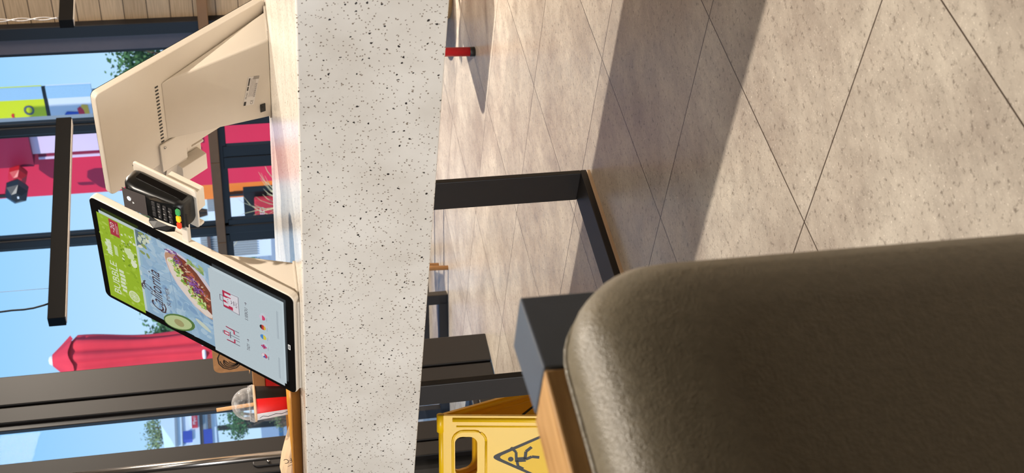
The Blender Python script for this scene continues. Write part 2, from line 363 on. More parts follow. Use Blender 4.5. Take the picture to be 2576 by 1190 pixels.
# ================================================================== THE ROOM
XW = 8.5          # window wall
YV = 4.42         # entrance (left) wall
H = 3.5
struct(MB().box((-2.2, -4, -.06), (XW+.2, YV, 0)).box((3.5, YV, -.06), (XW+.2, 11.08, 0)).build('floor', M['floor']))
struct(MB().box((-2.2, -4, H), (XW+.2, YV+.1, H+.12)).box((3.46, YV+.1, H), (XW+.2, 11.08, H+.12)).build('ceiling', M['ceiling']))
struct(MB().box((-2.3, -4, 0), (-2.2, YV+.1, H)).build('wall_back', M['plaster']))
struct(MB().box((-2.3, -4.1, 0), (XW+.2, -4, H)).build('wall_right', M['plaster']))
wr = struct(empty('window_5', (3.5, YV+.1, 0)))
MB().box((-.03, 0, 0), (.03, 6.6, .06)).box((-.03, 6.54, 0), (.03, 6.6, H)).box((-.03, 0, H-.06), (.03, 6.6, H)).build('window_frame', M['frame'], wr)
MB().quad([(0, 0, .06), (0, 6.54, .06), (0, 6.54, H-.06), (0, 0, H-.06)]).build('pane', M['glass'], wr)
we = struct(empty('window_6', (3.5, 11.05, 0)))
MB().box((0, -.03, 0), (5.2, .03, .06)).box((5.0, -.03, 0), (5.2, .03, H)).box((2.2, -.03, 0), (2.28, .03, H)).box((0, -.03, H-.06), (5.2, .03, H)).build('window_frame', M['frame'], we)
MB().quad([(0, 0, .06), (5.0, 0, .06), (5.0, 0, H-.06), (0, 0, H-.06)]).build('pane', M['glass'], we)
# plank clad stretch of the window wall
struct(MB().box((XW, -4, 0), (XW+.15, 6.52, H)).build('wall_far', M['plank']))
struct(MB().box((XW-.06, 6.49, 0), (XW+.1, 6.60, H)).box((XW-.03, 6.60, 0), (XW+.1, 6.75, H), 1).build('trim_1', [M['frame'], M['jamb']], bevel=.006))
# windows: posts, transom, panes above and below the rail
def window(name, y0, y1, lower):
    w = struct(empty(name, (XW, (y0+y1)/2, 0)))
    o = (XW, (y0+y1)/2, 0)
    def B(mb, a, b, mi=0): return mb.box([i-j for i, j in zip(a, o)], [i-j for i, j in zip(b, o)], mi)
    f = MB(); t = .03
    B(f, (XW-.02, y0, 0), (XW+.02, y0+t, H)); B(f, (XW-.02, y1-t, 0), (XW+.02, y1, H)); B(f, (XW-.02, y0, H-.06), (XW+.02, y1, H)); B(f, (XW-.02, y0, 0), (XW+.02, y1, .60))
    B(f, (XW-.02, y0, .99), (XW+.02, y1, 1.12))
    ps = sorted(lower)
    edges = [y0]+[e for p in ps for e in p]+[y1]
    for a, b in zip(edges[0::2], edges[1::2]):
        if b-a > .005: B(f, (XW-.025, a, .58), (XW+.015, b, 1.02))
    f.build('window_frame', M['frame'], w, bevel=.004)
    g = MB(); g.quad([V3(p)-V3(o) for p in ((XW+.005, y0+t, 1.12), (XW+.005, y1-t, 1.12), (XW+.005, y1-t, H-.06), (XW+.005, y0+t, H-.06))]); g.build('pane', M['glass'], w)
    for a, b in ps:
        g = MB(); g.quad([V3(p)-V3(o) for p in ((XW+.005, a, .60), (XW+.005, b, .60), (XW+.005, b, 1.0), (XW+.005, a, 1.0))]); g.build('pane', M['glass'], w)
    return w
window('window_1', 6.75, 7.47, [(6.84, 7.35)])
window('window_2', 7.55, 8.72, [(7.56, 7.80), (7.915, 7.925), (8.05, 8.655)])
window('window_3', 8.82, 10.98, [(8.93, 9.42), (9.55, 10.8)])
struct(MB().box((XW-.035, 7.47, 0), (XW+.02, 7.55, H)).build('trim_2', M['frame'], bevel=.012))
struct(MB().box((XW-.035, 8.72, 0), (XW+.02, 8.82, H)).build('trim_3', M['frame'], bevel=.012))
rl = MB()
for a, b in ((-4, 5.4), (5.404, 7.896), (7.90, 8.84), (8.845, 10.95)): rl.box((XW-.11, a, 1.05), (XW-.036, b, 1.125))
struct(rl.build('trim_4', M['rail'], bevel=.004))

# entrance wall on the left (plane Y = YV)
def wv(name, x0, x1, z0, z1, m, d=.1, bevel=.004): return struct(MB().box((x0, YV, z0), (x1, YV+d, z1)).build(name, m, bevel=bevel))
wv('wall_left', 3.425, 3.565, 0, H, M['panel'])
wl = struct(empty('window_4', (3.25, YV, 0)))
def LB(mb, a, b, mi=0): return mb.box((a[0]-3.25, a[1]-YV, a[2]), (b[0]-3.25, b[1]-YV, b[2]), mi)
f = MB(); LB(f, (3.345, YV+.006, .0), (3.418, YV+.042, H)); LB(f, (3.07, YV+.006, 0), (3.158, YV+.042, H)); LB(f, (3.158, YV+.006, 0), (3.345, YV+.042, .085)); LB(f, (3.158, YV+.006, 2.6), (3.345, YV+.042, H))
f.build('window_frame', M['panel'], wl, bevel=.004)
f = MB(); LB(f, (3.318, YV+.02, .085), (3.345, YV+.042, 2.6)); LB(f, (3.158, YV+.02, .085), (3.318, YV+.042, .11)); f.build('inner_frame', M['frame'], wl, bevel=.003)
f = MB(); f.quad([(x-3.25, .034, z) for x, z in ((3.158, .11), (3.318, .11), (3.318, 2.6), (3.158, 2.6))]); f.build('pane', M['glass'], wl)
f = MB(); LB(f, (3.416, YV+.02, 0), (3.427, YV+.09, H)); LB(f, (3.062, YV+.02, 0), (3.072, YV+.09, H)); f.build('seam', M['frame_dark'], wl)
dr = struct(empty('door_1', (2.6, YV, 0)))
def DB(mb, a, b, mi=0): return mb.box((a[0]-2.6, a[1]-YV, a[2]), (b[0]-2.6, b[1]-YV, b[2]), mi)
f = MB(); DB(f, (3.0, YV+.01, .01), (3.064, YV+.09, 2.5)); DB(f, (2.1, YV+.01, .01), (2.2, YV+.09, 2.5)); DB(f, (2.2, YV+.01, .01), (3.0, YV+.09, .12)); DB(f, (2.2, YV+.01, 2.38), (3.0, YV+.09, 2.5))
f.build('door_frame', M['panel'], dr, bevel=.004)
f = MB(); DB(f, (2.2, YV+.04, .12), (3.0, YV+.048, 2.38)); f.build('door_panel', M['frame_dark'], dr)
f = MB().tube([(3.028-2.6, -.055, .55), (3.028-2.6, -.055, 1.75)], .0155, 16)
for z in (.62, 1.68): f.tube([(3.028-2.6, -.055, z), (3.028-2.6, .02, z)], .008, 10)
f.build('door_handle', M['steel'], dr)
pl = MB().prism(rrect(-.017, -.075, .017, .075, .016), 0, .008, T=frame_T((3.044-2.6, .011, .912), (1, 0, 0), (0, 0, 1))).build('lock_plate', M['black_metal'], dr, bevel=.003)
MB().lathe([(.006, 0), (.006, .004)], n=14, T=frame_T((3.044-2.6, .001, .93), (1, 0, 0), (0, 0, 1))).build('keyhole', M['steel'], pl)
wv('wall_entrance', -2.2, 2.1, 0, H, M['panel'], .1)
wv('trim_5', 2.1, 3.07, 2.5, H, M['panel'], .1)

# ================================================================== ISLAND COUNTER
TX0, TX1, TY0, TY1, TZ0, TZ1 = 1.987, 3.235, -.3, 3.72, .585, .86
isl = empty('island_counter', (2.6, 1.7, 0), label='thick white speckled stone counter carrying two ordering kiosks', cat='counter')
def IB(mb, a, b, mi=0): return mb.box((a[0]-2.6, a[1]-1.7, a[2]), (b[0]-2.6, b[1]-1.7, b[2]), mi)
IB(MB(), (TX0, TY0, TZ0), (TX1, TY1, TZ1)).build('stone_top', M['stone'], isl, bevel=.003)
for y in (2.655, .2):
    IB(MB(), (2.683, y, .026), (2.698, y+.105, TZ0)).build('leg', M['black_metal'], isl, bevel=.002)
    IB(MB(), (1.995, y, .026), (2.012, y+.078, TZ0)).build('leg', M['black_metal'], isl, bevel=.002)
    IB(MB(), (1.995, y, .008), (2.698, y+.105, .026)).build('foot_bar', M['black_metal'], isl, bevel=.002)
    IB(MB(), (2.0, y-.006, .0), (2.69, y+.1, .008)).build('tan_strip', M['kraft_light'], isl)  # thin light tan strip under the foot bar

# ================================================================== KIOSKS
W, L, TH = .36, .59, .8769
PT = frame_T((-W/2, 0, .014), (1, 0, 0), (0, math.cos(TH), math.sin(TH)))       # panel frame: x right, y up the slope, z out
def screen_art():
    A = Art()
    K = lambda *a: rgb(*a)
    A.rect(.0245, .0285, .328, .5635, K(196, 210, 216)); A.up()
    # photo of the sandwich on a bluish stone table
    A.rect(.0245, .236, .328, .452, K(150, 182, 208)); A.up()
    for i in range(170):
        A.ell(random.uniform(.035, .315), random.uniform(.245, .443), random.uniform(.006, .022), random.uniform(.004, .012), random.choice([K(164, 192, 214), K(140, 174, 204), K(176, 202, 220), K(156, 188, 212), K(132, 166, 200)]), random.uniform(0, 3), 12, .15)
        if i % 8 == 0: A.up()
    A.up()
    for p in ([(.2, .451), (.2, .33), (.24, .236)], [(.03, .36), (.12, .352), (.26, .36)]): A.line(p, .0014, K(128, 160, 190))
    A.up().poly([(.27, .452), (.328, .452), (.328, .425), (.296, .418)], K(96, 116, 128)); A.up()
    for i in range(14): A.ell(random.uniform(.25, .322), random.uniform(.405, .448), .009, .005, random.choice([K(204, 214, 186), K(142, 158, 96), K(226, 226, 210)]), random.uniform(0, 3), 9, .2)
    # sandwich
    A.up().ell(.226, .288, .112, .056, K(216, 206, 216), .66, 30, .02)
    A.up().ell(.222, .292, .106, .047, K(196, 150, 120), .66, 30, .03)
    A.up().ell(.214, .300, .094, .036, K(234, 218, 206), .66, 28, .03)
    A.up().ell(.232, .280, .096, .036, K(126, 66, 46), .66, 26, .06); A.up()
    ca, sa = math.cos(.66), math.sin(.66)
    def along(t, d): return (.224+t*ca-d*sa, .29+t*sa+d*ca)
    for i in range(100):
        x, y = along(random.uniform(-.07, .085), random.uniform(-.002, .026))
        if y > .242: A.ell(x, y, random.uniform(.004, .009), .003, random.choice([K(150, 190, 88), K(188, 214, 120), K(120, 164, 66), K(222, 226, 170), K(210, 196, 110)]), random.uniform(0, 3), 7, .3)
        if i % 12 == 0: A.up()
    A.up()
    for i in range(70):
        x, y = along(random.uniform(-.07, .08), random.uniform(-.034, -.004))
        if y > .242: A.ell(x, y, random.uniform(.004, .01), .003, random.choice([K(146, 62, 42), K(186, 100, 70), K(96, 44, 34), K(214, 176, 150)]), random.uniform(0, 3), 7, .3)
        if i % 14 == 0: A.up()
    A.up()
    for t0, n in ((.088, 26), (.0, 40)):
        for i in range(n):
            x, y = along(t0+random.uniform(-.026, .022), -.014+random.uniform(-.014, .012)); a = random.uniform(0, 3)
            if .245 < y and x < .312: A.line([(x, y), (x+.011*math.cos(a), y+.011*math.sin(a)), (x+.015*math.cos(a+.6), y+.015*math.sin(a+.6))], .002, random.choice([K(126, 70, 146), K(154, 100, 176), K(98, 46, 116)]))
            if i % 10 == 0: A.up()
    # avocado and herb pieces
    A.up().ell(.058, .345, .028, .055, K(88, 122, 62), .5, 22); A.up().ell(.056, .348, .023, .048, K(190, 204, 148), .5, 22); A.up().ell(.056, .345, .013, .016, K(168, 160, 110), .4, 14)
    A.up().ell(.097, .268, .008, .026, K(206, 214, 196), -.5, 14)
    for i in range(8): A.ell(random.uniform(.292, .32), random.uniform(.252, .3), .012, .005, random.choice([K(132, 160, 88), K(170, 188, 128)]), random.uniform(0, 3), 9)
    A.up().rect(.0245, .0285, .328, .236, K(196, 210, 216))
    # green headline band
    A.up().rect(.0245, .452, .328, .5635, K(158, 190, 40)); A.up()
    for i in range(60): A.ell(random.uniform(.03, .322), random.uniform(.455, .56), random.uniform(.003, .011), random.uniform(.002, .006), random.choice([K(170, 202, 60), K(146, 178, 34), K(182, 208, 84)]), random.uniform(0, 3), 9)
    A.up()
    for i in range(46): A.ell(random.uniform(.18, .3), random.uniform(.455, .505), random.uniform(.002, .006), random.uniform(.002, .005), random.choice([K(206, 222, 150), K(226, 234, 196), K(118, 150, 26)]), random.uniform(0, 3), 7)
    A.up().text('BUBBLE', .05, .525, .118, .021, K(228, 236, 208)); [A.rect(.07+.014*i, .503+random.uniform(0, .003), .08+.014*i, .519+random.uniform(-.003, .002), K(222, 232, 198)) for i in range(6)]
    [A.line([(.19+.004*i+random.uniform(-.002, .002), .532), (.194+.004*i, .55+random.uniform(-.004, .002)), (.197+.004*i, .534)], .0028, K(220, 232, 196)) for i in range(13)]; [A.line([(.2+.005*i, .514), (.203+.005*i, .524)], .003, K(220, 232, 196)) for i in range(7)]
    A.up().ell(.07, .482, .02, .017, K(222, 232, 190)); A.up().ell(.07, .482, .016, .0135, K(196, 214, 140)); A.up()
    for k in range(4): a = k*PI/4; A.line([(.07-.015*math.cos(a), .482-.012*math.sin(a)), (.07+.015*math.cos(a), .482+.012*math.sin(a))], .001, K(232, 238, 214))
    A.ell(.23, .476, .02, .012, K(214, 228, 176), .4, 14, .15); A.ell(.2, .466, .014, .009, K(230, 236, 206), .2, 12, .15)
    A.up().rect(.272, .499, .326, .527, K(178, 52, 66)); A.up().text('-20', .284, .512, .032, .012, K(236, 220, 222), .2)
    A.line([(.282, .507), (.318, .507)], .0012, K(236, 200, 204)); A.line([(.282, .503), (.312, .503)], .0012, K(236, 200, 204))
    # script headline
    A.up().text('California', .07, .388, .146, .037, K(70, 46, 52), .35); A.line([(.075, .402), (.068, .396), (.071, .385), (.09, .381), (.104, .386)], .004, K(70, 46, 52)); pass
    A.text('SUMMER', .105, .364, .068, .012, K(96, 84, 96), .15)
    for px, py, h, w in ((.134, .424, .024, .0022), (.147, .424, .017, .002)):
        A.line([(px-.004, py), (px, py+h*.5), (px+.001, py+h)], w, K(70, 46, 52))
        for a in (.1, .75, 1.5, 2.3, 3.0, -.35, 3.5): A.line([(px+.001, py+h), (px+.001+.007*math.cos(a), py+h+.005*math.sin(a)), (px+.001+.012*math.cos(a), py+h+.004*math.sin(a)-.004)], .0017, K(70, 46, 52))
    # two choices
    r, d = K(190, 40, 76), K(92, 74, 92)
    bx, by = .212, .152
    A.up().poly([(bx, by), (bx+.064, by), (bx+.06, by+.045), (bx+.004, by+.045)], K(226, 222, 228)); A.up()
    for k in (0, .018, .036, .052): A.rect(bx+.004+k, by+.022, bx+.011+k, by+.045, r)
    A.rect(bx+.004, by+.018, bx+.016, by+.03, r); A.rect(bx+.04, by+.04, bx+.062, by+.0455, r)
    A.line([(bx, by), (bx+.064, by), (bx+.06, by+.045), (bx+.004, by+.045), (bx, by)], .0014, d)
    A.line([(bx+.022, by+.045), (bx+.022, by+.054), (bx+.042, by+.054), (bx+.042, by+.045)], .0016, d)
    A.up().ell(bx+.033, by+.026, .011, .012, K(226, 222, 228)); A.up()
    for q in ((-.004, .004), (.004, .004)): A.line([(bx+.033+q[0]-.002, by+.027+q[1]), (bx+.033+q[0]+.002, by+.027+q[1])], .0014, d)
    A.line([(bx+.027, by+.022), (bx+.033, by+.019), (bx+.039, by+.022)], .0016, d); A.line([(bx+.025, by+.014), (bx+.041, by+.014)], .0018, d)
    A.text('KFC', bx+.022, by+.004, .02, .006, d)
    cx = .093
    for s, x in ((1, cx), (-1, cx+.05)):
        A.line([(x, .196), (x, .157)], .0022, d); A.line([(x, .196), (x+s*.002, .172), (x+s*.016, .172)], .004, r); A.line([(x+s*.015, .172), (x+s*.015, .157)], .0018, d)
    A.line([(cx+.013, .184), (cx+.037, .184)], .0026, d); A.line([(cx+.025, .184), (cx+.025, .157)], .0018, d)
    A.rect(cx+.018, .187, cx+.032, .203, r); A.up().rect(cx+.0215, .189, cx+.0285, .2, K(226, 222, 228)); A.line([(cx+.02, .205), (cx+.03, .205)], .002, d)
    A.text('S SEBOU', .208, .127, .044, .0085, K(70, 62, 74)); A.text('TADY', .094, .127, .026, .0085, K(70, 62, 74))
    for x in (.262, .128): A.line([(x, .131), (x+.009, .131)], .0014, d); A.line([(x+.006, .134), (x+.009, .131), (x+.006, .128)], .0014, d)
    # language flags
    def flag(x, kind):
        A.up()
        y, q = .084, .0088
        if kind == 'cz': A.ell(x, y, q, q, K(206, 70, 96)); A.up().poly([(x-q, y), (x-q*.7, y+q*.7), (x, y+q), (x+q*.7, y+q*.7), (x+q, y)], K(226, 222, 230)); A.up().poly([(x-q*.8, y+q*.6), (x-q*.8, y-q*.6), (x+q*.1, y)], K(70, 96, 176))
        elif kind == 'pl': A.up().poly([(x-q, y)]+[(x+q*math.cos(a), y+q*math.sin(a)) for a in [PI+PI*i/10 for i in range(1, 10)]]+[(x+q, y)], K(216, 66, 110)); A.poly([(x+q, y)]+[(x+q*math.cos(a), y+q*math.sin(a)) for a in [PI*i/10 for i in range(1, 10)]]+[(x-q, y)], K(216, 206, 220))
        elif kind == 'de':
            A.ell(x, y, q, q, K(202, 60, 48)); A.up().poly([(x+q*math.cos(a), y+q*math.sin(a)) for a in [math.radians(20+140*i/8) for i in range(9)]], K(50, 40, 40)); A.poly([(x+q*math.cos(a), y+q*math.sin(a)) for a in [math.radians(200+140*i/8) for i in range(9)]], K(226, 186, 60))
        elif kind == 'ua': A.ell(x, y, q, q, K(76, 140, 206)); A.up().poly([(x+q*math.cos(a), y+q*math.sin(a)) for a in [PI+PI*i/10 for i in range(11)]], K(226, 208, 70))
        else:
            A.ell(x, y, q, q, K(206, 198, 222)); A.up(); A.line([(x-q*.95, y), (x+q*.95, y)], .004, K(196, 50, 84)); A.line([(x, y-q*.95), (x, y+q*.95)], .004, K(196, 50, 84)); A.line([(x-q*.6, y-q*.6), (x+q*.6, y+q*.6)], .002, K(122, 70, 150)); A.line([(x-q*.6, y+q*.6), (x+q*.6, y-q*.6)], .002, K(122, 70, 150))
    for x, k in ((.106, 'cz'), (.141, 'gb'), (.177, 'ua'), (.213, 'de'), (.249, 'pl')): flag(x, k)
    A.up(); A.line([(.1, .071), (.113, .071)], .002, K(120, 116, 132))
    for x in (.141, .177, .213, .249): A.line([(x-.006, .071), (x+.006, .071)], .0016, K(170, 180, 192))
    for y in (.0415, .0385): A.line([(.05, y), (.13, y)], .0012, K(160, 172, 182)); A.line([(.2, y), (.3, y)], .0012, K(160, 172, 182))
    return A
def make_kiosk():
    k = empty('order_kiosk', (0, 0, 0))
    hs = MB().prism(rrect(0, 0, W, L, .017), -.022, -.0012, T=PT).build('display_housing', M['cream'], k, bevel=.004, seg=3)
    MB().prism(rrect(.002, .002, W-.002, L-.002, .016), -.0014, 0, T=PT).build('screen_bezel', M['black_glass'], k)
    sc = screen_art().build('screen', PT, k, M['screen'])
    lg = Art(); lg.rect(.165, .0135, .183, .0205, rgb(220, 220, 220)); lg.up().line([(.168, .017), (.18, .017)], .0028, rgb(60, 60, 60)); lg.build('maker_badge', PT, k)
    # wedge stand
    q = lambda x, l, o=-.022: PT @ V3((x, l, o))
    zb = 0
    a, b = q(.08, .385), q(.285, .385); c, d = q(.08, .05), q(.285, .05)
    fr, fl = V3((W/2-.028, .03, zb)), V3((-W/2+.028, .03, zb))
    br, bl = V3((W/2-.028, .137, zb)), V3((-W/2+.05, .137, zb))
    f2r, f2l = q(.31, .02), q(.05, .02)
    st = MB().add([a, b, f2l, f2r, fl, fr, bl, br], [(0, 1, 7, 6), (0, 6, 4, 2), (1, 3, 5, 7), (4, 6, 7, 5), (2, 4, 5, 3), (0, 2, 3, 1)]).build('stand', M['cream'], k, bevel=.006, seg=3)
    bx = MB().box((-W/2+.02, .004, 0), (W/2-.02, .135, .006)).build('base_plate', M['cream'], k, bevel=.002)
    v = MB()
    for i in range(17):
        x = .085+.195*i/16; v.box((x-.0022, .394, -.0232), (x+.0022, .404, -.0222), T=PT)
    v.build('vent_slots', M['ink'], hs)
    v = MB().lathe([(.0025, 0), (.0025, .001)], n=10, T=frame_T(q(.3, .505, -.0228), (1, 0, 0), (0, math.cos(TH), math.sin(TH)))).build('screw', M['ink'], hs)
    # things on the sloping rear face of the stand
    e1 = (a-b).normalized(); dn = ((bl+br)/2-(a+b)/2); dn = (dn-e1*dn.dot(e1)).normalized(); upv = -dn
    def rearT(s, h):   # s to the left seen from behind(+x side = left), h above the counter along the face
        base = (bl+br)/2; return frame_T(base-e1*s+upv*h+e1.cross(upv)*.0004, e1, upv)
    A = Art(); A.rect(-.05, -.014, .05, .02, rgb(214, 208, 202)); A.up()
    A.rect(-.05, .012, -.036, .019, rgb(30, 28, 28)); A.text('Model:', -.026, .0125, .022, .0055, rgb(50, 46, 44)); A.line([(.002, .0152), (.016, .0152)], .005, rgb(70, 66, 62)); A.line([(.019, .0152), (.045, .0152)], .005, rgb(70, 66, 62))
    for i in range(4): A.line([(-.02, .008-.004*i), (.045, .008-.004*i)], .0011, rgb(120, 112, 106))
    A.text('CE', -.047, -.009, .014, .008, rgb(50, 46, 44)); A.rect(.04, -.014, .05, .004, rgb(150, 142, 134))
    for i in range(14): A.rect(-.022+.0035*i, -.012, -.0205+.0035*i, -.006, rgb(70, 64, 60))
    A.build('label_sticker', rearT(.02, .058) @ Matrix.Rotation(-.22, 4, 'Z'), st)
    sw = MB().box((-.014, -.008, 0), (.014, .008, .003), T=rearT(-.095, .028) if False else rearT(.095, .028)).build('power_switch', M['black_glass'], st, bevel=.001)
    # bent plate and cradle for the card terminal, at the user's right hand
    MB().box((.285, .325, -.03), (.385, .415, -.024), T=PT).prism([(.385, -.03), (.39, -.026), (.47, -.008), (.468, -.003), (.385, -.024)], .325, .40, T=PT @ Matrix(((1,0,0,0),(0,0,1,0),(0,1,0,0),(0,0,0,1)))).build('terminal_bracket', M['cream'], k, bevel=.002)
    MB().lathe([(.004, 0), (.004, .0016)], n=12, T=frame_T(q(.298, .40, -.0305), (1, 0, 0), (0, -math.cos(TH), -math.sin(TH)))).build('bolt', M['steel'], k)
    MB().prism(rrect(.44, .256, .556, .432, .008), -.006, 0, T=PT).box((.442, .256, -.02), (.45, .31, -.006), T=PT).box((.47, .27, -.045), (.53, .36, -.006), T=PT).build('terminal_cradle', M['cream'], k, bevel=.002)
    MB().box((.35, .30, -.02), (.45, .318, -.008), T=PT).build('cradle_arm', M['cream'], k, bevel=.002)
    return k
def make_terminal():
    PT2 = PT @ Matrix(((1, 0, 0, 0), (0, .84, 0, .0554), (0, 0, 1, 0), (0, 0, 0, 1)))
    t = empty('payment_terminal', (0, 0, 0))
    def sect(l, o, x0=.468, x1=.546, r=.012):
        o = o*1.3; return [PT2 @ V3((x, l, z)) for x, z in rrect(x0, .0008, x1, o, min(r, o*.45), 4)]
    rs = [sect(.246, .022, .47, .54), sect(.25, .034), sect(.27, .038), sect(.34, .043), sect(.39, .046), sect(.42, .043), sect(.434, .034, .466, .542), sect(.44, .02, .472, .536)]
    MB().rings(rs).build('body', M['terminal'], t)
    def slope(l): return 1.3*(.0385+(l-.27)*.062)
    MB().add([PT2 @ V3((x, l, slope(l)+.0012)) for x, l in ((.474, .352), (.540, .352), (.538, .424), (.476, .424))], [(0, 1, 2, 3)]).build('screen', M['terminal_glass'], t)
    A = Art(); A.ell(.51, .405, .0062, .0062, rgb(255, 252, 244)); A.build('contactless_light', PT2 @ Matrix.Translation((0, 0, slope(.405)+.0016)), t, M['glow_v'])
    A = Art(); A.poly([(.498, .387), (.505, .387), (.5015, .382)], rgb(230, 226, 220)); A.build('screen_icon', PT @ Matrix.Translation((0, 0, slope(.39)+.0018)), t)
    # privacy hood round the keypad
    hd = []
    for l, x0, x1, h in ((.346, .467, .545, .062), (.328, .46, .552, .068), (.30, .459, .554, .06), (.282, .464, .55, .052)):
        hd.append([PT @ V3(p) for p in ((x0+.006, l, slope(l)-.004), (x0-.004, l, h), (x0-.001, l, h), (x0+.011, l, slope(l)+.0008))])
    hd2 = []
    for l, x0, x1, h in ((.346, .467, .545, .063), (.328, .46, .549, .069), (.30, .459, .548, .061), (.282, .464, .546, .052)):
        hd2.append([PT @ V3(p) for p in ((x1-.006, l, slope(l)-.004), (x1+.001, l, h), (x1-.002, l, h), (x1-.011, l, slope(l)+.0008))])
    MB().rings(hd, smooth=False).build('keypad_hood', M['terminal'], t); MB().rings(hd2, smooth=False).build('keypad_hood', M['terminal'], t)
    kp = MB()
    for r in range(4):
        for c in range(3):
            x = .4905+c*.0165; l = .332-r*.0145; z = slope(l)
            kp.box((x-.0065, l-.0045, z-.001), (x+.0065, l+.0045, z+.0022), T=PT)
    kp.build('keypad', M['terminal_grey'], t, bevel=.001)
    A = Art()
    for r, row in enumerate(('123', '456', '789', '*0#')):
        for c, ch in enumerate(row): A.text(ch, .489+c*.0165, .329-r*.0145, .003, .005, rgb(190, 186, 182))
    A.build('key_figures', PT @ Matrix.Translation((0, 0, slope(.31)+.0034)), t)
    for x, m in ((.4865, 'key_red'), (.507, 'key_yellow'), (.5275, 'key_green')):
        MB().prism(rrect(x-.0085, .263, x+.0085, .2735, .003), slope(.268)-.002, slope(.268)+.003, T=PT).build('key', M[m], t)
    MB().box((.5464, .27, .012), (.5472, .40, .03), T=PT).build('card_slot', M['black_glass'], t)
    MB().box((.487, .2475, .0435), (.527, .2535, .0458), T=PT).build('card_reader_slit', M['frame_dark'], t)
    return t
M['glow_v'] = M['glow']
K1 = ((2.078, 2.39+.18, TZ1), -PI/2); K2 = ((3.19, 2.371+.18, TZ1), PI/2)
k1 = make_kiosk(); k2 = copy_tree(k1)
for k, (loc, rz), lab in ((k1, K1, 'cream touch screen ordering kiosk showing its lit menu screen'), (k2, K2, 'cream touch screen ordering kiosk seen from behind with vents and rating label')):
    k.location = loc; k.rotation_euler = (0, 0, rz); tag(k, lab, 'kiosk', 'ordering kiosks on the stone counter')
for ch in list(bpy.data.objects):      # the rear kiosk carries its cradle closer to the screen edge
    if ch.parent == k2 and ch.name.startswith(('terminal_cradle', 'cradle_arm')): ch.location.x -= .075
t1 = make_terminal(); t2 = copy_tree(t1)
for t, (loc, rz), lab in ((t1, K1, 'black card payment terminal with keypad facing the viewer'), (t2, K2, 'black card payment terminal turned away, seen from behind its cream cradle')):
    t.location = V3(loc)-V3((0, .075 if t is t2 else 0, 0)); t.rotation_euler = (0, 0, rz); tag(t, lab, 'card terminal', 'card terminals beside the kiosks')

# ================================================================== THINGS ON THE COUNTER
# tray
tr = empty('serving_tray', (2.28, 3.06, TZ1), rz=.06, label='brown plastic serving tray holding cup and paper bag, left end of counter', cat='tray')
def trect(hx, hy, z, r=.04): return [(x, y, z) for x, y in rrect(-hx, -hy, hx, hy, r, 4)]
MB().rings([trect(.135, .225, .001), trect(.158, .25, .026), trect(.163, .254, .026), trect(.16, .252, .0235), trect(.15, .24, .0225), trect(.131, .221, .0045)]).build('tray_body', M['tray'], tr)
rm = MB(); n = 44; pts = []
pr = rrect(-.1605, -.252, .1605, .252, .042, 6)
def rz_(y): return .036 if y < 0.0 else (.036-.012*min(1, y/.03))
rm.rings([[(x*1.0, y*1.0, .024) for x, y in pr], [(x*1.012, y*1.008, rz_(y)) for x, y in pr], [(x*.985, y*.99, rz_(y)) for x, y in pr], [(x*.975, y*.985, .022) for x, y in pr], [(x*1.0, y*1.0, .024) for x, y in pr]], cap=False)
rm.build('tray_rim', M['tray_rim'], tr)
# cup with dome lid and straw
cx, cy, cz = 2.255, 3.003, TZ1+.006
cp = empty('drink_cup', (cx, cy, cz), label='red, white and black paper drink cup with clear dome lid and straw', cat='cup')
n = 48; A = MB(); r0, r1, hh = .036, .0475, .108
view = math.atan2(-cy, -cx)
rings = [[(r*math.cos(2*PI*i/n), r*math.sin(2*PI*i/n), z) for i in range(n)] for r, z in ((r0-.003, .0), (r0, .001), (r1-.002, hh-.004), (r1-.002, hh))]
A.rings(rings)
o = A.build('cup_wall', [M['white'], M['cup_red'], M['ink']], cp)
for p in o.data.polygons:
    a = math.atan2(p.center.y, p.center.x)-view; a = (a+PI) % (2*PI)-PI
    sd = a-.35*(p.center.z/hh)*0
    p.material_index = 2 if .22 < a < 2.0 else (1 if -.72 < a <= .22 else 0)
MB().lathe([(r1-.002, hh-.004), (r1+.001, hh-.003), (r1+.0015, hh), (r1, hh+.003), (r1-.003, hh+.001)], n=n).build('cup_rim', M['kraft_light'], cp)
sq = MB()
for (t0, z0), (t1_, z1) in zip([(-.85, .02), (-1.0, .04), (-.9, .055), (-1.05, .075), (-.92, .09)], [(-1.0, .04), (-.9, .055), (-1.05, .075), (-.92, .09), (-1.1, .098)]):
    rr = lambda z: r0+(r1-.002-r0)*z/hh+.0004
    P = [(rr(z)*math.cos(view+t), rr(z)*math.sin(view+t), z) for t, z in ((t0, z0), (t1_, z1))]; sq.tube(P, .0008, 6)
sq.build('cup_drawing', M['ink'], cp)
ld = MB().lathe([(r1+.002, hh+.001), (r1+.003, hh+.004), (r1+.001, hh+.012), (r1-.002, hh+.014)]+[(.0435*math.cos(a), hh+.015+.046*math.sin(a)) for a in [PI/2*i/10*.9 for i in range(11)]], n=n, cap=False)
ld.build('dome_lid', M['lid'], cp)
rg = MB().lathe([(r1-.001, hh+.0135), (r1+.0015, hh+.0145), (r1-.001, hh+.0155)], n=n, cap=False).build('lid_band', M['lid'], cp)
MB().tube([(.002, -.002, .02), (-.004, .008, hh+.10)], .0052, 12).build('straw', M['straw'], cp)
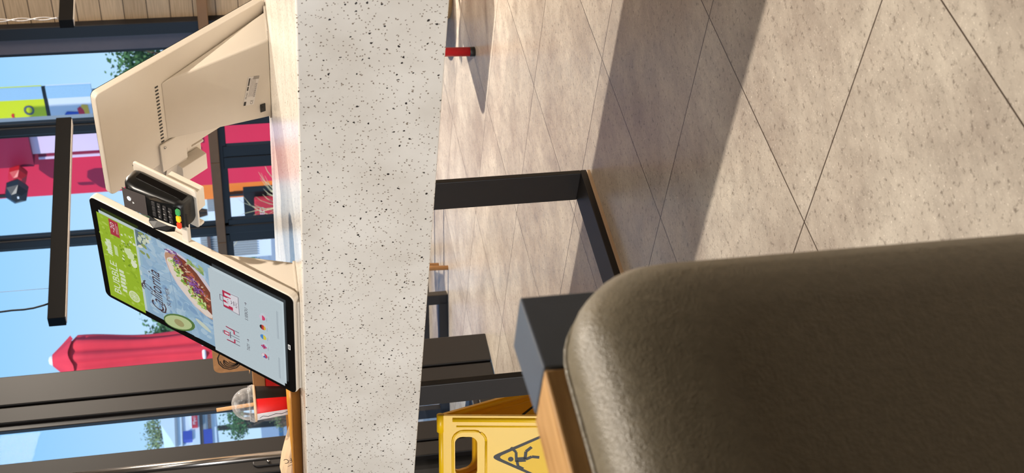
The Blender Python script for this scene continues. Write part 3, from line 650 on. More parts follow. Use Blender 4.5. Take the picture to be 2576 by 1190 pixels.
# cardboard box behind the cup
bxx = empty('cardboard_box', (2.362, 3.008, TZ1+.006), rz=.15, label='brown and red cardboard food box standing behind the drink cup', cat='box')
MB().box((-.03, -.06, 0), (.03, .06, .075)).build('box_body', M['cup_red'], bxx, bevel=.002)
MB().box((-.031, -.061, .075), (.031, .061, .108)).build('box_sleeve', M['kraft'], bxx, bevel=.002)
MB().add([(-.03, -.06, .108), (.03, -.06, .108), (.035, -.02, .114), (-.025, -.02, .116)], [(0, 1, 2, 3)]).build('box_flap', M['kraft'], bxx)
# crumpled napkin
nk = MB(); rings = []
for j in range(5):
    rings.append([( (.022-.003*j)*math.cos(2*PI*i/10)*random.uniform(.7, 1.2), (.03-.003*j)*math.sin(2*PI*i/10)*random.uniform(.7, 1.2), .03*j) for i in range(10)])
nk.rings(rings); o = nk.build('paper_napkin', M['white']); o.location = (2.44, 2.86, TZ1+.0); tag(o, 'crumpled white paper napkin between cardboard box and brown board', 'napkin')
# brown board with line emblem
P = on(0, 2.60, 530, 905)
bd = empty('emblem_board', (2.62, 3.19, TZ1), label='brown board with rounded corners and black line emblem, behind front kiosk', cat='board')
BT = frame_T((0, 0, .0), (0, -1, 0), (0, 0, 1))
MB().prism(rrect(-.125, .0, .125, .222, .022), -.008, .008, T=BT).build('board_panel', m_wood('brown_board', rgb(150, 106, 66), rgb(176, 128, 82), (20, 20, 20), .6), bd, bevel=.002)
MB().box((-.03, -.09, 0), (.05, .09, .012)).build('board_foot', M['tan'], bd, bevel=.002)
A = Art()
def arc(cx, cy, rx, ry, a0, a1, w, n=10): A.line([(cx+rx*math.cos(math.radians(a0+(a1-a0)*i/n)), cy+ry*math.sin(math.radians(a0+(a1-a0)*i/n))) for i in range(n+1)], w, rgb(30, 24, 20))
for k in range(4): arc(-.075+.01*k, .172-.006*k, .022+.006*k, .02+.004*k, 60+25*k, 260-10*k, .003)
arc(-.06, .172, .05, .036, 20, 330, .0035); arc(-.06, .172, .042, .03, 100, 250, .003)
A.build('line_emblem', BT @ Matrix.Translation((0, 0, .0082)), bd)
# paper bag lying in the tray
bg = empty('paper_bag', (2.22, 3.16, TZ1+.006), rz=.06, label='light kraft paper takeaway bag lying on the tray left of the cup', cat='paper bag')
sec = []
for y, hx, h in ((-.09, .03, .008), (-.06, .04, .022), (0, .044, .036), (.06, .046, .048), (.09, .045, .052), (.112, .03, .04)):
    sec.append([(hx*math.cos(2*PI*i/12)*random.uniform(.93, 1.05), y, .5*h+.5*h*math.sin(2*PI*i/12)*random.uniform(.95, 1.08)) for i in range(12)])
MB().rings(sec, smooth=False).build('bag_paper', M['kraft_light'], bg)
A = Art(); A.text('KFC', 0, 0, .034, .02, rgb(60, 44, 34)); A.line([(.0, .03), (.01, .034), (.02, .03), (.03, .034)], .002, rgb(110, 90, 74)); A.build('printed_lettering', frame_T((-.051, -.012, .01), (0, .2, 1), (0, 1, -.2)), bg)
MB().box((-.05, .085, .012), (-.043, .112, .03)).build('red_patch', M['cup_red'], bg)

# ================================================================== LINEAR PENDANTS
def pendant(name, x0, x1, y, z0, z1, label, cab):
    p = empty(name, (x0, y, z0), label=label, cat='pendant light', group='black linear pendant lights')
    MB().box((0, -.03, 0), (x1-x0, .03, z1-z0)).build('housing', M['frame_black_matte'], p, bevel=.002)
    MB().box((.01, -.024, -.003), (x1-x0-.01, .024, .001)).build('diffuser', M['white_matte'], p)
    cab(p)
    return p
M['frame_black_matte'] = mat('pendant_black', rgb(9, 9, 10), .7, spec=.15)
M['white_matte'] = mat('opal_diffuser', rgb(220, 214, 206), .6)
def cab1(p):
    q = [on(1, 5.2, x, y)-V3((4.497, 5.2, 1.803)) for x, y in ((122, 764), (110, 768), (85, 775), (60, 779), (30, 781), (0, 785))]
    q += [q[-1]+V3((-.01, 0, .25)), V3((.3, 0, H-1.803))]
    MB().tube(q, .0045, 8).build('cable', M['ink'], p)
    MB().tube([(.22, 0, .077), (.22, 0, H-1.803)], .0009, 6).build('suspension_wire', M['silver'], p)
def cab2(p):
    b = V3((6.79, 5.17, 1.885))-V3((6.75, 5.17, 1.808)); pts = []; pts2 = []
    for i in range(70):
        z = i*(H-1.885)/69; s = .008*math.sin(z*26)
        pts.append(b+V3((s+.02, .008*math.cos(z*26), z))); pts2.append(b+V3((-s+.02, -.008*math.cos(z*26), z)))
    MB().tube(pts, .003, 6).tube(pts2, .003, 6).build('cable', M['silver'], p)
pendant('linear_pendant_light', 4.497, 5.93, 5.2, 1.803, 1.883, 'long black linear pendant light hanging above the red outdoor tower', cab1)
pendant('linear_pendant_light', 6.75, 8.3, 5.17, 1.808, 1.888, 'black linear pendant light before the wood plank wall', cab2)

# ================================================================== WET FLOOR SIGN
sg = empty('wet_floor_sign', (2.31, 3.23, 0), rz=0, label='yellow folding wet floor sign with slipping figure beside counter leg', cat='wet floor sign')
SH = .505; SW = .252
nrm = math.radians(203); nx, ny = math.cos(nrm), math.sin(nrm); rx, ry = -ny, nx     # n: toward viewer; r: to the viewer's right
hinge_r = V3((2.115, 2.945, 0)); org = V3((2.31, 3.23, 0))
hc = hinge_r - V3((rx, ry, 0))*(SW/2)
sg.location = hc; 
def side(sgn, spread):
    upv = V3((-nx*sgn*spread, -ny*sgn*spread, SH)).normalized()
    ln = math.hypot(spread, SH)
    base = V3((nx*sgn*spread, ny*sgn*spread, 0))
    return frame_T(base, (rx, ry, 0), upv), ln
def sign_panel(sgn, spread, m, name):
    T, ln = side(sgn, spread)
    yt = ln-.006
    hole = rrect(-.062, yt-.088, .062, yt-.042, .02, 4)
    outer = []
    x0, x1 = -SW/2, SW/2
    bm = MB()
    # panel with a hand hole: strips round the hole
    def slab(xa, ya, xb, yb, z0=-.004, z1=.004): bm.box((xa, ya, z0), (xb, yb, z1), T=T)
    slab(x0, 0.03, x1, yt-.095); slab(x0, yt-.095, -.062, yt-.036); slab(.062, yt-.095, x1, yt-.036); slab(x0, yt-.036, x1, yt)
    for cxn, cyn, a0 in ((-.062, yt-.095, 0), (.062, yt-.095, 90), (.062, yt-.036, 180), (-.062, yt-.036, 270)):
        r = .02; c0 = (cxn+r*(1 if a0 in (0, 270) else -1), cyn+r*(1 if a0 in (0, 90) else -1))
        fan = [(cxn, cyn)]+[(c0[0]+r*math.cos(math.radians(a0+180+90*i/5)), c0[1]+r*math.sin(math.radians(a0+180+90*i/5))) for i in range(6)]
        bm.prism(fan if a0 in (0, 180) else fan, -.004, .004, T=T)
    slab(x0, 0, x0+.07, .03); slab(x1-.07, 0, x1, .03)
    o = bm.build(name, m, sg)
    rb = MB()
    for xx in (x0+.012, x1-.012): rb.tube([T @ V3((xx, .01, .004)), T @ V3((xx, yt-.03, .004))], .006, 8)
    for xx in (x0+.032, x1-.032): rb.tube([T @ V3((xx, .03, .003)), T @ V3((xx, yt-.04, .003))], .003, 8)
    hl = [(-.078, yt-.105), (.078, yt-.105), (.078, yt-.04)]
    pp = rrect(-.08, yt-.118, .08, yt-.03, .03, 5)
    rb.tube([T @ V3((x, y, .004)) for x, y in pp+pp[:1]], .0035, 6)
    rb.build('stiffening_rib', m, o)
    A = Art(step=.0001, base=.0004); k = rgb(22, 19, 15)
    ty = yt-.128     # triangle apex
    def tri(s0): return [(0, ty-s0*1.0), (-.088+s0*.6, ty-.175+s0*.5), (.088-s0*.6, ty-.175+s0*.5)]
    def rt_tri(s0, r):
        p = tri(s0); out = []
        for i in range(3):
            a, b, c = V3(p[i-1]+(0,)), V3(p[i]+(0,)), V3(p[(i+1) % 3]+(0,))
            q0 = b+(a-b).normalized()*r; q1 = b+(c-b).normalized()*r
            for t in range(6):
                u = t/5; q = q0*(1-u)**2+b*2*u*(1-u)+q1*u*u; out.append((q.x, q.y))
        return out
    yc = rgb(246, 198, 6)
    A.poly(rt_tri(0, .022), k); A.up().poly(rt_tri(.021, .015), yc); A.up()
    fx, fy = .006, ty-.068
    A.ell(fx-.012, fy+.012, .0075, .0075, k, 0, 16)
    A.poly([(fx-.018, fy-.002), (fx+.004, fy-.002), (fx+.004, fy-.022), (fx-.004, fy-.034), (fx-.018, fy-.024)], k) if False else None
    A.line([(fx-.014, fy-.006), (fx-.012, fy-.028)], .015, k)
    A.line([(fx-.02, fy-.003), (fx+.01, fy-.002), (fx+.024, fy+.012)], .0075, k)      # raised arm
    A.line([(fx-.016, fy-.004), (fx-.034, fy-.008), (fx-.042, fy-.022)], .0075, k)     # back arm
    A.line([(fx-.012, fy-.026), (fx+.012, fy-.028), (fx+.026, fy-.043)], .0085, k)    # leg out
    A.line([(fx-.012, fy-.028), (fx-.004, fy-.044), (fx-.006, fy-.064)], .0085, k)    # standing leg
    A.up().line([(-.09, ty-.19), (.09, ty-.19)], .002, k)
    A.build('warning_pictogram', T @ Matrix.Translation((0, 0, .004)) if sgn > 0 else T @ Matrix.Translation((0, 0, .0045)), o)
    return o
sign_panel(1, .105, M['yellow'], 'front_panel')
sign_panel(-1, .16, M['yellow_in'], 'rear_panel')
hb = MB()
for s in (-1, 1): hb.tube([V3((rx, ry, 0))*(s*SW/2)+V3((0, 0, SH-.004)), V3((rx, ry, 0))*(s*.076)+V3((0, 0, SH-.004))], .01, 12)
hb.tube([V3((rx, ry, 0))*(-SW/2)+V3((0, 0, SH-.006)), V3((rx, ry, 0))*(SW/2)+V3((0, 0, SH-.006))], .0075, 12)
hb.build('hinge', M['yellow'], sg)

# ================================================================== BENCH IN THE FOREGROUND
bn = empty('bench', (.2, .92, 0), label='bench with olive brown leather back, oak cap and black post, bottom left foreground', cat='bench')
bo = V3((.2, .92, 0))
def BB(mb, a, b, mi=0): return mb.box(V3(a)-bo, V3(b)-bo, mi)
pst = MB().add([V3(p)-bo for p in ((.696, .917, .0), (.792, .935, 0), (.790, 1.003, 0), (.697, .985, 0), (.696, .917, .75), (.792, .935, .75), (.790, 1.003, .75), (.697, .985, .75))],
    [(3,2,1,0),(4,5,6,7),(0,1,5,4),(1,2,6,5),(2,3,7,6),(3,0,4,7)])
pst.build('post', M['black_metal_sheen'] if 'black_metal_sheen' in M else M['black_metal'], bn, bevel=.002)
BB(MB(), (-.9, .917, .685), (.694, .99, .75)).build('oak_cap', M['oak'], bn, bevel=.002)
BB(MB(), (-.9, .93, .02), (.69, .975, .685)).build('back_panel', M['black_metal'], bn)
# leather back cushion: rounded slab
cu = MB(); Yb, Yf = .93, .838
rings = []
for y, ins in ((Yb, .012), (Yb-.012, .002), (.9, 0), (.878, .001), (.861, .006), (.847, .017), (.836, .035), (.829, .058), (.824, .09), (.821, .13), (.82, .18)):
    rings.append([(x-bo.x, y-bo.y, z) for x, z in rrect(-.9+ins, .08+ins, .758-ins, .735-ins, max(.02, .085-ins*.4), 10)])
cu.rings(rings)
cush = cu.build('back_cushion', M['leather'], bn)
sm = MB(); pp = rrect(-.9, .08, .758, .735, .085, 10); sm.tube([(x-bo.x, .9-bo.y, z) for x, z in pp+pp[:1]], .0028, 8); sm.build('piping', M['leather'], cush)
# seat below (hidden by the back's own height)
BB(MB(), (-.9, .99, .36), (.50, 1.42, .44)).build('seat_cushion', M['leather'], bn, bevel=.03, seg=4)
BB(MB(), (-.86, .975, .30), (.48, 1.40, .36)).build('seat_frame', M['oak'], bn, bevel=.004)
for x in (-.8, .4): BB(MB(), (x, 1.3, 0), (x+.05, 1.35, .30)).build('leg', M['black_metal'], bn, bevel=.002)

# ================================================================== FURNITURE BEYOND THE COUNTER
ch = empty('dining_chair', (4.22, 3.455, 0), rz=0, label='chair with red metal legs standing behind the counter, right', cat='chair')
for x, y in ((0, 0), (.4, 0), (.4, -.42), (0, -.42)):
    lg = MB().tube([(x, y, .012), (x+.01*(1 if x == 0 else -1), y-.01*(1 if y == 0 else -1), .44)], [.0185, .0175], 16).build('leg', M['red'], ch)
    MB().lathe([(.0165, 0), (.0195, .003), (.0195, .02), (.0165, .024)], (x, y, 0), 16).build('foot', M['ink'], lg)
MB().prism(rrect(-.03, -.45, .43, .03, .06), .44, .462).build('seat', M['tan'], ch, bevel=.006)
MB().prism(rrect(-.45, .6, .03, .84, .05), 0, .014, T=frame_T((.43, 0, 0), (0, 1, 0), (.1, 0, 1))).build('backrest', M['tan'], ch, bevel=.004)
for y in (0, -.42): MB().tube([(.4, y, .44), (.44, y, .62), (.5, y, .82)], .014, 12).build('back_post', M['red'], ch)
tb = empty('dining_table', (4.325, 5.06, 0), rz=0, label='table on black steel sled legs seen under the counter', cat='table')
dv = V3((-.42, .9, 0)).normalized(); pv = V3((dv.y, -dv.x, 0))
def bar(a, b, w, h):
    a, b = V3(a), V3(b); d = (b-a).normalized(); s = d.cross(V3((0, 0, 1))) if abs(d.z) < .9 else dv.copy(); s.normalize(); t = d.cross(s)
    return MB().add([a+s*i*w/2+t*j*h/2 for i, j in ((-1,-1),(1,-1),(1,1),(-1,1))]+[b+s*i*w/2+t*j*h/2 for i, j in ((-1,-1),(1,-1),(1,1),(-1,1))], [(3,2,1,0),(4,5,6,7),(0,1,5,4),(1,2,6,5),(2,3,7,6),(3,0,4,7)])
for off in (0, .62):
    o0 = pv*off
    for e in (0, .62): bar(o0+dv*e, o0+dv*e+V3((0, 0, .72)), .05, .05).build('leg', M['black_metal'], tb, bevel=.003)
    bar(o0+dv*-.02+V3((0, 0, .0225)), o0+dv*.64+V3((0, 0, .0225)), .05, .044).build('floor_bar', M['black_metal'], tb, bevel=.003)
tt = MB(); c = dv*.36+pv*.31
tt.add([c+dv*i*.34+pv*j*.36+V3((0, 0, z)) for z in (.72, .75) for i, j in ((-1,-1),(1,-1),(1,1),(-1,1))], [(3,2,1,0),(4,5,6,7),(0,1,5,4),(1,2,6,5),(2,3,7,6),(3,0,4,7)])
tt.build('tabletop', M['tan'], tb, bevel=.004)
wc = empty('wooden_stool', (4.36, 4.885, 0), rz=.785, label='wooden stool with thin tan legs by the black sled-leg table', cat='stool')
for x, y in ((0, 0), (.3, 0), (.3, -.3), (0, -.3)): MB().tube([(x, y, 0), (x*.86+.021, y*.86-.021, .44)], [.011, .016], 12).build('leg', M['tan'], wc)
MB().prism(rrect(0, -.3, .3, 0, .05), .44, .465).build('seat', M['tan'], wc, bevel=.006)
bs = empty('woven_basket', (4.86, 3.60, 0), label='tan woven basket on the floor past the red chair leg, right edge', cat='basket')
pf = []
for i in range(15): z = .025*i; pf.append((.145+.035*math.sin(i/14*2.4)+.004*(i % 2), z))
MB().lathe([(.01, .0)]+pf, n=36, cap=False).build('basket_wall', M['basket'], bs)
MB().tube([(pf[-1][0]*math.cos(2*PI*i/36), pf[-1][0]*math.sin(2*PI*i/36), .355) for i in range(37)], .01, 8).build('basket_rim', M['basket'], bs)

# ================================================================== OUTSIDE
struct(MB().box((XW+.15, -30, -.25), (90, 90, -.1)).box((-60, 11.1, -.25), (XW+.15, 90, -.1)).box((-60, YV+.12, -.25), (3.46, 11.1, -.1)).build('ground', M['asphalt']))
gr = MB().box((-10, 30, -.1), (5, 42, -.06)).build('lawn', M['grass']); tag(gr, 'dry pale green strip of grass outside the entrance', 'grass', kind='stuff')
def tree(name, base, blobs, n, leaf, m, label, trunk=.12):
    t = empty(name, base, label=label, cat='tree', group='trees outside the windows')
    g = MB()
    for i in range(n):
        c, r = random.choice(blobs); d = V3((random.gauss(0, 1), random.gauss(0, 1), random.gauss(0, 1))).normalized()*(random.random()**.4)
        p = V3(c)+V3((d.x*r[0], d.y*r[1], d.z*r[2])); a = V3((random.uniform(-1, 1), random.uniform(-1, 1), random.uniform(-1, 1))).normalized(); b = a.cross(V3((random.uniform(-1, 1), random.uniform(-1, 1), .3))).normalized()
        s = leaf*random.uniform(.6, 1.4); g.add([p+a*s, p+b*s*.6, p-a*s, p-b*s*.6], [(0, 1, 2, 3)])
    g.build('foliage', m, t)
    zt = blobs[0][0][2]
    tk = MB().tube([(0, 0, -.1), (.05, .03, zt*.5), (blobs[0][0][0], blobs[0][0][1], zt)], [trunk, trunk*.7, trunk*.35], 8)
    for c, r in blobs[1:]: tk.tube([(.05, .03, zt*.5), c], [trunk*.4, trunk*.12], 6)
    tk.build('trunk', M['bark'], t)
    return t
def tree_at(px, py, X, rpx, m, label, n=900, axis=0, name='leafy_tree', flat=1.0):
    P = on(axis, X, px, py); k = (P-EYE).length/CF; R = rpx*k
    bl = [((0, 0, P.z+.1), (R, R, R*flat))]
    for i in range(5):
        a = i*1.26; bl.append(((R*.55*math.cos(a), R*.55*math.sin(a), P.z+.1+R*.3*random.uniform(-1, 1)*flat), (R*.6, R*.6, R*.5*flat)))
    return tree(name, (P.x, P.y, -.1), bl, n, R*.075, m, label)
tree_at(345, 165, 24, 78, M['leaf'], 'green tree with airy crown above the rear kiosk', 1500)
tree_at(385, 545, 26, 70, M['leaf_pale'], 'pale green tree seen between the two kiosks', 1300)
tree_at(430, 800, 25, 78, M['leaf'], 'green tree peeking out beside the red closed parasol', 1300)
tree_at(625, 618, 30, 46, M['leaf'], 'dark green hedge tree low behind the window rail', 900)
tree_at(640, 690, 36, 40, M['leaf_pale'], 'olive bush low behind the window rail by the front kiosk', 700)
tree_at(392, 1095, 37, 40, M['leaf_pale'], 'thin olive tree rising behind the car wash roof', 800, 1)
tree_at(592, 1060, 22, 46, M['leaf'], 'dark green bush behind the drink cup, through the entrance glass', 1100, 1)
tree_at(700, 1062, 16, 22, M['leaf_pale'], 'small pale bush low beside the grass strip', 400, 1)
# closed red parasol
XP = 11.5
top = on(0, XP, 122, 908); bas = V3((top.x, top.y, -.1))
pa = empty('closed_parasol', bas, label='closed red canvas parasol with white finial outside the window', cat='parasol')
hgt = top.z+.1
MB().tube([(0, 0, 0), (0, 0, hgt-.05)], .024, 12).build('pole', M['white'], pa)
MB().lathe([(.3, 0), (.3, .05), (.06, .08), (.05, .2)], n=24).build('base', M['ext_grey'], pa)
MB().lathe([(.07, hgt-.075), (.068, hgt-.04), (.045, hgt-.01), (.004, hgt)], n=20).build('finial', M['white'], pa)
rg = []
n = 48
for j in range(22):
    s = j/21; z = hgt-.07-s*2.1
    if s < .14: r = .075+.17*s/.14
    else: r = .235-.05*(s-.14)+.02*math.sin(s*9)
    rg.append([(r*(1+(.16 if s > .14 else .05)*math.sin(8*2*PI*i/n+s*1.2))*math.cos(2*PI*i/n), r*(1+(.16 if s > .14 else .05)*math.sin(8*2*PI*i/n+s*1.2))*math.sin(2*PI*i/n), z) for i in range(n)])
MB().rings(rg).build('canopy', M['red_cloth'], pa)
cp2 = []
for j in range(5):
    s = j/4; cp2.append([((.078+.2*s)*(1+.06*s*math.sin(8*2*PI*i/n))*math.cos(2*PI*i/n), (.078+.2*s)*(1+.06*s*math.sin(8*2*PI*i/n))*math.sin(2*PI*i/n), hgt-.055-.24*s-.03*s*math.sin(4*2*PI*i/n)) for i in range(n)])
MB().rings(cp2, cap=False).build('canopy_vent_cap', M['red_cloth'], pa)
MB().lathe([(.215, hgt-1.93), (.238, hgt-1.92), (.238, hgt-1.89), (.215, hgt-1.88)], n=24, cap=False).build('strap', M['white'], pa)

# red tower building with pale band
XT = 17
def yat(py, X=XT, px=250): return on(0, X, px, py).y
tw = empty('red_tower', (XT, yat(420), -.1), label='tall red and pale pink building outside the middle window', cat='building')
to = V3((XT, yat(420), -.1))
def TB(y0, y1, z0, z1, m, name, d0=0, d1=.3):
    return MB().box((d0, y0-to.y, z0+.1), (d1, y1-to.y, z1+.1)).build(name, m, tw)
TB(yat(322), yat(510), -.1, 9.0, M['ext_red'], 'wall', .25, .32)
TB(yat(316), yat(333), -.1, 9.0, M['ext_grey'], 'grey_band')
TB(yat(333), yat(388), 1.5, on(0, XT, 62, 360).z, M['ext_pink'], 'pale_band', .1)
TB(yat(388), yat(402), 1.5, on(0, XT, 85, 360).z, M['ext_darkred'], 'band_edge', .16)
TB(yat(335), yat(408), on(0, XT, 76, 370).z, 9.0, M['ext_darkred'], 'shadow_band', .0)  # shadow on the tower, put in as a dark red panel
TB(yat(402), yat(407), 1.5, on(0, XT, 85, 360).z, M['ext_pink'], 'band_line', .14)
# faceted lamp reflections in the glass, built as solids before the tower
def facet(name, py, px, rpx, m, label, X):
    P = on(0, X, px, py); k = (P-EYE).length/CF*rpx
    o = empty(name, P, label=label, cat='reflection')
    MB().rings([[(d*k, r*k*math.cos(PI/3*i+ph)*1.0, r*k*math.sin(PI/3*i+ph)*.85) for i in range(6)] for d, r, ph in ((-.7, .45, .2), (-.35, .95, .3), (.1, 1, .3), (.5, .7, .2))], smooth=False).build('reflection_body', m, o)
    return o, k
lo, lk = facet('faceted_reflection', 440, 45, 28, M['red'], 'red faceted lamp reflection built as a solid, upper middle window', XT-.15)
lo, lk = facet('faceted_reflection', 480, 42, 34, M['frame'], 'black faceted lamp reflection overlapping the red one, upper middle window', XT-.75)
bar((.2*lk, .6*lk, .6*lk), (.2*lk, .6*lk, 1.5*lk), .05, .05).build('added_bracket', M['frame'], lo)  # made-up bracket holding the built reflection
MB().box((-.75*lk, -.12*lk, -.2*lk), (-.68*lk, .06*lk, -.08*lk)).build('lens', M['white'], lo)

# orange building further back
XO = 24
og = empty('orange_building', (XO, on(0, XO, 520, 500).y, -.1), label='low orange and white building beyond the window rail', cat='building')
oo = on(0, XO, 520, 500).y
def OB(y0, y1, z0, z1, m, name, d0=0, d1=.5): return MB().box((d0, y0-oo, z0+.1), (d1, y1-oo, z1+.1)).build(name, m, og)
zo = on(0, XO, 480, 500).z
OB(on(0, XO, 560, 462).y, on(0, XO, 560, 521).y, -.1, zo, M['ext_orange'], 'orange_wall', .3)
OB(on(0, XO, 560, 521).y, on(0, XO, 560, 590).y, -.1, zo-.35, M['ext_white'], 'white_wall', .4)
wn = MB()
for i in range(9): wn.box((.36, on(0, XO, 520, 526+i*4).y-oo, 1.35+.1), (.39, on(0, XO, 520, 527.3+i*4).y-oo, zo-.36+.1))
wn.build('louvre_slats', M['ext_grey'], og)
OB(on(0, XO, 600, 497).y-.02, on(0, XO, 600, 497).y+.05, -.1, 1.0, M['frame'], 'downpipe', .1, .2)
# white and grey building between front kiosk and parasol
XG = 28
gb = empty('grey_building', (XG, on(0, XG, 520, 610).y, -.1), label='white and grey building with ribbed wall, behind the front kiosk', cat='building')
go = on(0, XG, 520, 610).y
MB().box((0, on(0, XG, 520, 592).y-go, 0), (.4, on(0, XG, 520, 655).y-go, on(0, XG, 490, 610).z+.1)).build('wall', M['ext_white'], gb)
rb = MB()
for i in range(9): rb.box((-.05, on(0, XG, 520, 596+i*6).y-go, .4), (0, on(0, XG, 520, 598.5+i*6).y-go, on(0, XG, 496, 610).z))
rb.build('wall_ribs', M['ext_grey'], gb)
MB().box((-.1, on(0, XG, 520, 592).y-go, on(0, XG, 530, 610).z+.1), (0, on(0, XG, 520, 655).y-go, on(0, XG, 522, 610).z+.1)).build('window_band', M['ext_brown'], gb)

# pylon sign with two panels
XS = 21
p0 = on(0, XS, 60, 270)
ps = empty('pylon_sign', (XS, p0.y, -.1), label='tall advertising sign with lime panel above a white panel', cat='sign')
def SY(py, px=60): return on(0, XS, px, py).y-p0.y
def SZ(px, py=260): return on(0, XS, px, py).z+.1
yR, yL = SY(219), SY(315)
for pn, a, b, m, nm in (('lime', -40, 112, 'lime', 'lime_panel'), ('white', 122, 236, 'ext_white', 'white_panel')):
    pp = MB().box((0, yR, SZ(b)), (.03, yL, SZ(a))).build(nm, M[m], ps)
    MB().box((-.04, yR, SZ(b)), (-.001, SY(248), SZ(a))).build('panel_edge', mat('pale_edge', rgb(160, 200, 226), .4), pp)
    A = Art(step=.004, base=.01); T = frame_T((-.001, 0, 0), (0, -1, 0), (0, 0, 1))
    h = lambda v: SZ(v)
    if pn == 'lime':
        A.text('r', -SY(303), h(52), abs(SY(283)-SY(303)), h(22)-h(52), rgb(226, 40, 44)); A.text('oo', -SY(318), h(83), abs(SY(265)-SY(318)), h(56)-h(83), rgb(92, 100, 110))
    else:
        A.poly([(-SY(300), h(195)), (-SY(288), h(193)), (-SY(286), h(165)), (-SY(293), h(158)), (-SY(300), h(165))], rgb(40, 86, 190)); A.poly([(-SY(300), h(210)), (-SY(284), h(208)), (-SY(275), h(200)), (-SY(280), h(192)), (-SY(300), h(196))], rgb(226, 40, 70)); A.poly([(-SY(300), h(222)), (-SY(272), h(220)), (-SY(270), h(205)), (-SY(275), h(202)), (-SY(284), h(208)), (-SY(300), h(211))], rgb(248, 200, 70))
    A.build('panel_print', T, pp)
MB().box((.005, yR+.02, SZ(122)), (.03, yL, SZ(112))).build('crossbar', M['frame'], ps)
for y in (yR+.2, yL-.3): MB().box((.035, y, 0), (.09, y+.12, SZ(236))).build('pole', M['ext_grey'], ps)

# exit sign with black stand and reeds
XE = 13
e0 = on(0, XE, 660, 525)
ex = empty('exit_sign', (XE, e0.y, -.1), label='red board with white VÝJEZD lettering outside, seen under the window rail', cat='sign')
def EY(py): return on(0, XE, 660, py).y-e0.y
def EZ(px): return on(0, XE, px, 525).z+.1
MB().box((0, EY(503), EZ(700)), (.08, EY(556), EZ(641))).build('board', M['sign_red'], ex, bevel=.02)
A = Art(step=.001, base=.003); A.text('VÝJEZD', -EY(553), EZ(668), abs(EY(553)-EY(521)), EZ(651)-EZ(668), rgb(250, 240, 242)); A.build('board_lettering', frame_T((-.001, 0, 0), (0, -1, 0), (0, 0, 1)), ex)
MB().box((.1, EY(494), EZ(690)), (.2, EY(556), EZ(615))).build('dark_backboard', M['ink'], ex)
MB().box((.02, EY(520), 0), (.1, EY(526), EZ(690))).box((.02, EY(545), 0), (.1, EY(551), EZ(690))).build('post', M['frame'], ex)
rd = MB()
rb0 = on(0, 12.4, 700, 530)
for i in range(34):
    a = random.uniform(0, 6.28); l = random.uniform(.25, .75); h = random.uniform(1.0, 1.5) if i < 12 else random.uniform(.8, 1.0)
    pts = [(0+random.uniform(-.1, .1), random.uniform(-.2, .2), 0)]; 
    for k in range(1, 7): s = k/6; pts.append((pts[0][0]+l*.5*s*s*math.cos(a), pts[0][1]+l*s*s*math.sin(a), h*(s-.25*s*s*s)))
    rd.tube(pts, [.006]*5+[.004, .001], 4)
o = rd.build('ornamental_reed', M['reed']); o.location = (12.4, rb0.y, -.1); tag(o, 'clump of dry pale reeds in front of the exit board', 'plant')
# car wash building seen through the entrance glass
YC = 34
c0 = on(1, YC, 490, 1090)
cw = empty('car_wash_building', (c0.x, YC, -.1), label='white car wash building with red name sign, through the entrance glass', cat='building')
def CX(py, px=490): return on(1, YC, px, py).x-c0.x
def CZ(px, py=1090): return on(1, YC, px, py).z+.1
MB().prism([(CX(1175), CZ(545)), (CX(1000), CZ(545)), (CX(1000), CZ(405)), (CX(1060), CZ(405)), (CX(1100), CZ(430)), (CX(1125), CZ(442)), (CX(1175), CZ(446))], -6, 0, T=frame_T((0, 0, 0), (1, 0, 0), (0, 0, 1))).build('white_wall', M['ext_white'], cw)
MB().box((CX(1175), -.1, CZ(503)), (CX(1000), 0, CZ(484))).build('sign_band', M['ext_white'], cw)
sb = MB().box((CX(1082), -.2, CZ(499)), (CX(1000), -.1, CZ(484))).build('name_board', M['sign_red'], cw)
A = Art(step=.004, base=.01); A.text('Mycí box NO', CX(1078), CZ(496.5), CX(1024)-CX(1078), CZ(487)-CZ(496.5), rgb(246, 236, 236)); A.build('board_lettering', frame_T((0, -.201, 0), (1, 0, 0), (0, 0, 1)), cw)
MB().box((CX(1112), -.16, CZ(484)), (CX(1090), 0, CZ(461))).build('blue_panel', M['ext_blue'], cw)
MB().box((CX(1175), -.06, CZ(511)), (CX(1000), 0, CZ(504))).build('dark_fascia', M['ext_brown'], cw)
MB().box((CX(1175), -.05, CZ(534)), (CX(1085), 0, CZ(512))).build('blue_gate', M['ext_blue'], cw)
MB().box((CX(1085), -.05, CZ(520)), (CX(1040), 0, CZ(512))).build('grey_gate', M['ext_grey'], cw)
lv = MB()
for i in range(18): lv.box((CX(1085-i*5), -.1, CZ(533)), (CX(1083-i*5), -.05, CZ(524)))
lv.build('railing_bars', M['ext_brown'], cw)
for a, b in ((440, 446), (458, 459.5)): MB().box((CX(1120), -.06, CZ(b)), (CX(1000), 0, CZ(a))).build('wall_joint', M['ext_grey'], cw)

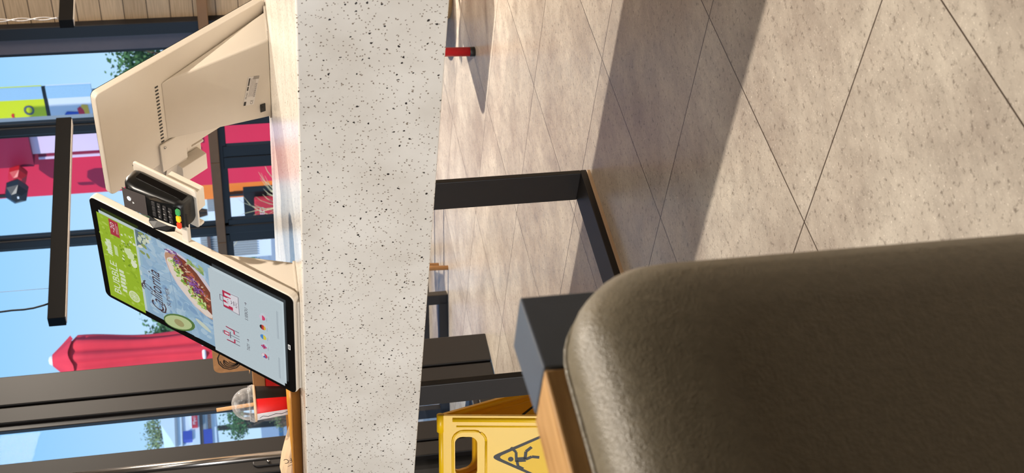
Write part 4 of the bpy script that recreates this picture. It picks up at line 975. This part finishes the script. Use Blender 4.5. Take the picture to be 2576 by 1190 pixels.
# ================================================================== LIGHT
w = bpy.data.worlds.new('sky'); bpy.context.scene.world = w; w.use_nodes = True; nt = w.node_tree
bg_ = nt.nodes['Background']; g = N(nt, 'ShaderNodeTexCoord'); s = N(nt, 'ShaderNodeSeparateXYZ'); nt.links.new(g.outputs['Generated'], s.inputs[0])
r = N(nt, 'ShaderNodeValToRGB'); nt.links.new(s.outputs[2], r.inputs[0])
r.color_ramp.elements[0].position = 0; r.color_ramp.elements[0].color = rgb(206, 232, 252)
r.color_ramp.elements[1].position = .5; r.color_ramp.elements[1].color = rgb(96, 166, 236)
e = r.color_ramp.elements.new(.18); e.color = rgb(146, 204, 250)
nz = N(nt, 'ShaderNodeTexNoise', Scale=2.6, Detail=6.0); nt.links.new(g.outputs['Generated'], nz.inputs['Vector'])
cr = N(nt, 'ShaderNodeValToRGB'); nt.links.new(nz.outputs['Fac'], cr.inputs[0]); cr.color_ramp.elements[0].position = .55; cr.color_ramp.elements[0].color = (0, 0, 0, 1); cr.color_ramp.elements[1].position = .8; cr.color_ramp.elements[1].color = (.35, .35, .35, 1)
mx = N(nt, 'ShaderNodeMix', data_type='RGBA'); nt.links.new(cr.outputs[0], mx.inputs[0]); nt.links.new(r.outputs[0], mx.inputs[6]); mx.inputs[7].default_value = (.95, .96, 1, 1)
nt.links.new(mx.outputs[2], bg_.inputs[0]); bg_.inputs[1].default_value = 1.0

def lamp(name, typ, loc, target, energy, col, **kw):
    d = bpy.data.lights.new(name, typ); d.energy = energy; d.color = col
    for k, v in kw.items(): setattr(d, k, v)
    o = bpy.data.objects.new(name, d); C.objects.link(o); o.location = loc
    o.rotation_euler = (V3(target)-V3(loc)).to_track_quat('-Z', 'Y').to_euler(); return o
WARM = (1, .89, .76)
lamp('sun', 'SUN', (0, 0, 20), (5, 4, 14), 3.4, (1, .95, .88), angle=.01)
lamp('down_spot', 'SPOT', (2.12, 1.0, 2.8), (2.12, 1.0, 0), 300, WARM, spot_size=2.7, spot_blend=.5, shadow_soft_size=.025)
lamp('down_spot', 'SPOT', (5.35, 2.9, 2.8), (5.35, 2.9, 0), 620, WARM, spot_size=2.6, spot_blend=.5, shadow_soft_size=.025)
lamp('overhead_fill', 'AREA', (.7, 2.4, 3.1), (1.0, 2.4, .6), 8, (1, .93, .84), shape='SQUARE', size=1.2)  # added overhead fill for the counter front, no known fixture
lamp('down_spot', 'SPOT', (.25, 1.75, 2.8), (.45, .9, .72), 45, WARM, spot_size=.5, spot_blend=.6, shadow_soft_size=.12)  # added narrow spot that brightens only the bench
lamp('counter_fill', 'AREA', (-2.0, 2.75, 1.0), (2, 2.2, .75), 104, (.95, .97, 1), shape='RECTANGLE', size=2.6, size_y=.9)  # added low soft fill that brightens the counter front
lamp('overhead_fill', 'AREA', (6.2, 1.0, 3.1), (8.4, 4.6, 1.6), 280, WARM, shape='SQUARE', size=1.5)  # added fill that brightens the plank wall

# ================================================================== CAMERA
cd = bpy.data.cameras.new('camera'); cam = bpy.data.objects.new('camera', cd); C.objects.link(cam)
cd.sensor_fit = 'HORIZONTAL'; cd.sensor_width = 36; cd.lens = CF/2576*36; cd.clip_start = .02; cd.clip_end = 300
mz = -cF
cam.matrix_world = Matrix(((cD.x, cR.x, mz.x, EYE.x), (cD.y, cR.y, mz.y, EYE.y), (cD.z, cR.z, mz.z, EYE.z), (0, 0, 0, 1)))
cd.dof.use_dof = True; cd.dof.focus_distance = 3.4; cd.dof.aperture_fstop = 11
sc = bpy.context.scene; sc.camera = cam
sc.view_settings.view_transform = 'Standard'; sc.view_settings.look = 'None'; sc.view_settings.exposure = .15
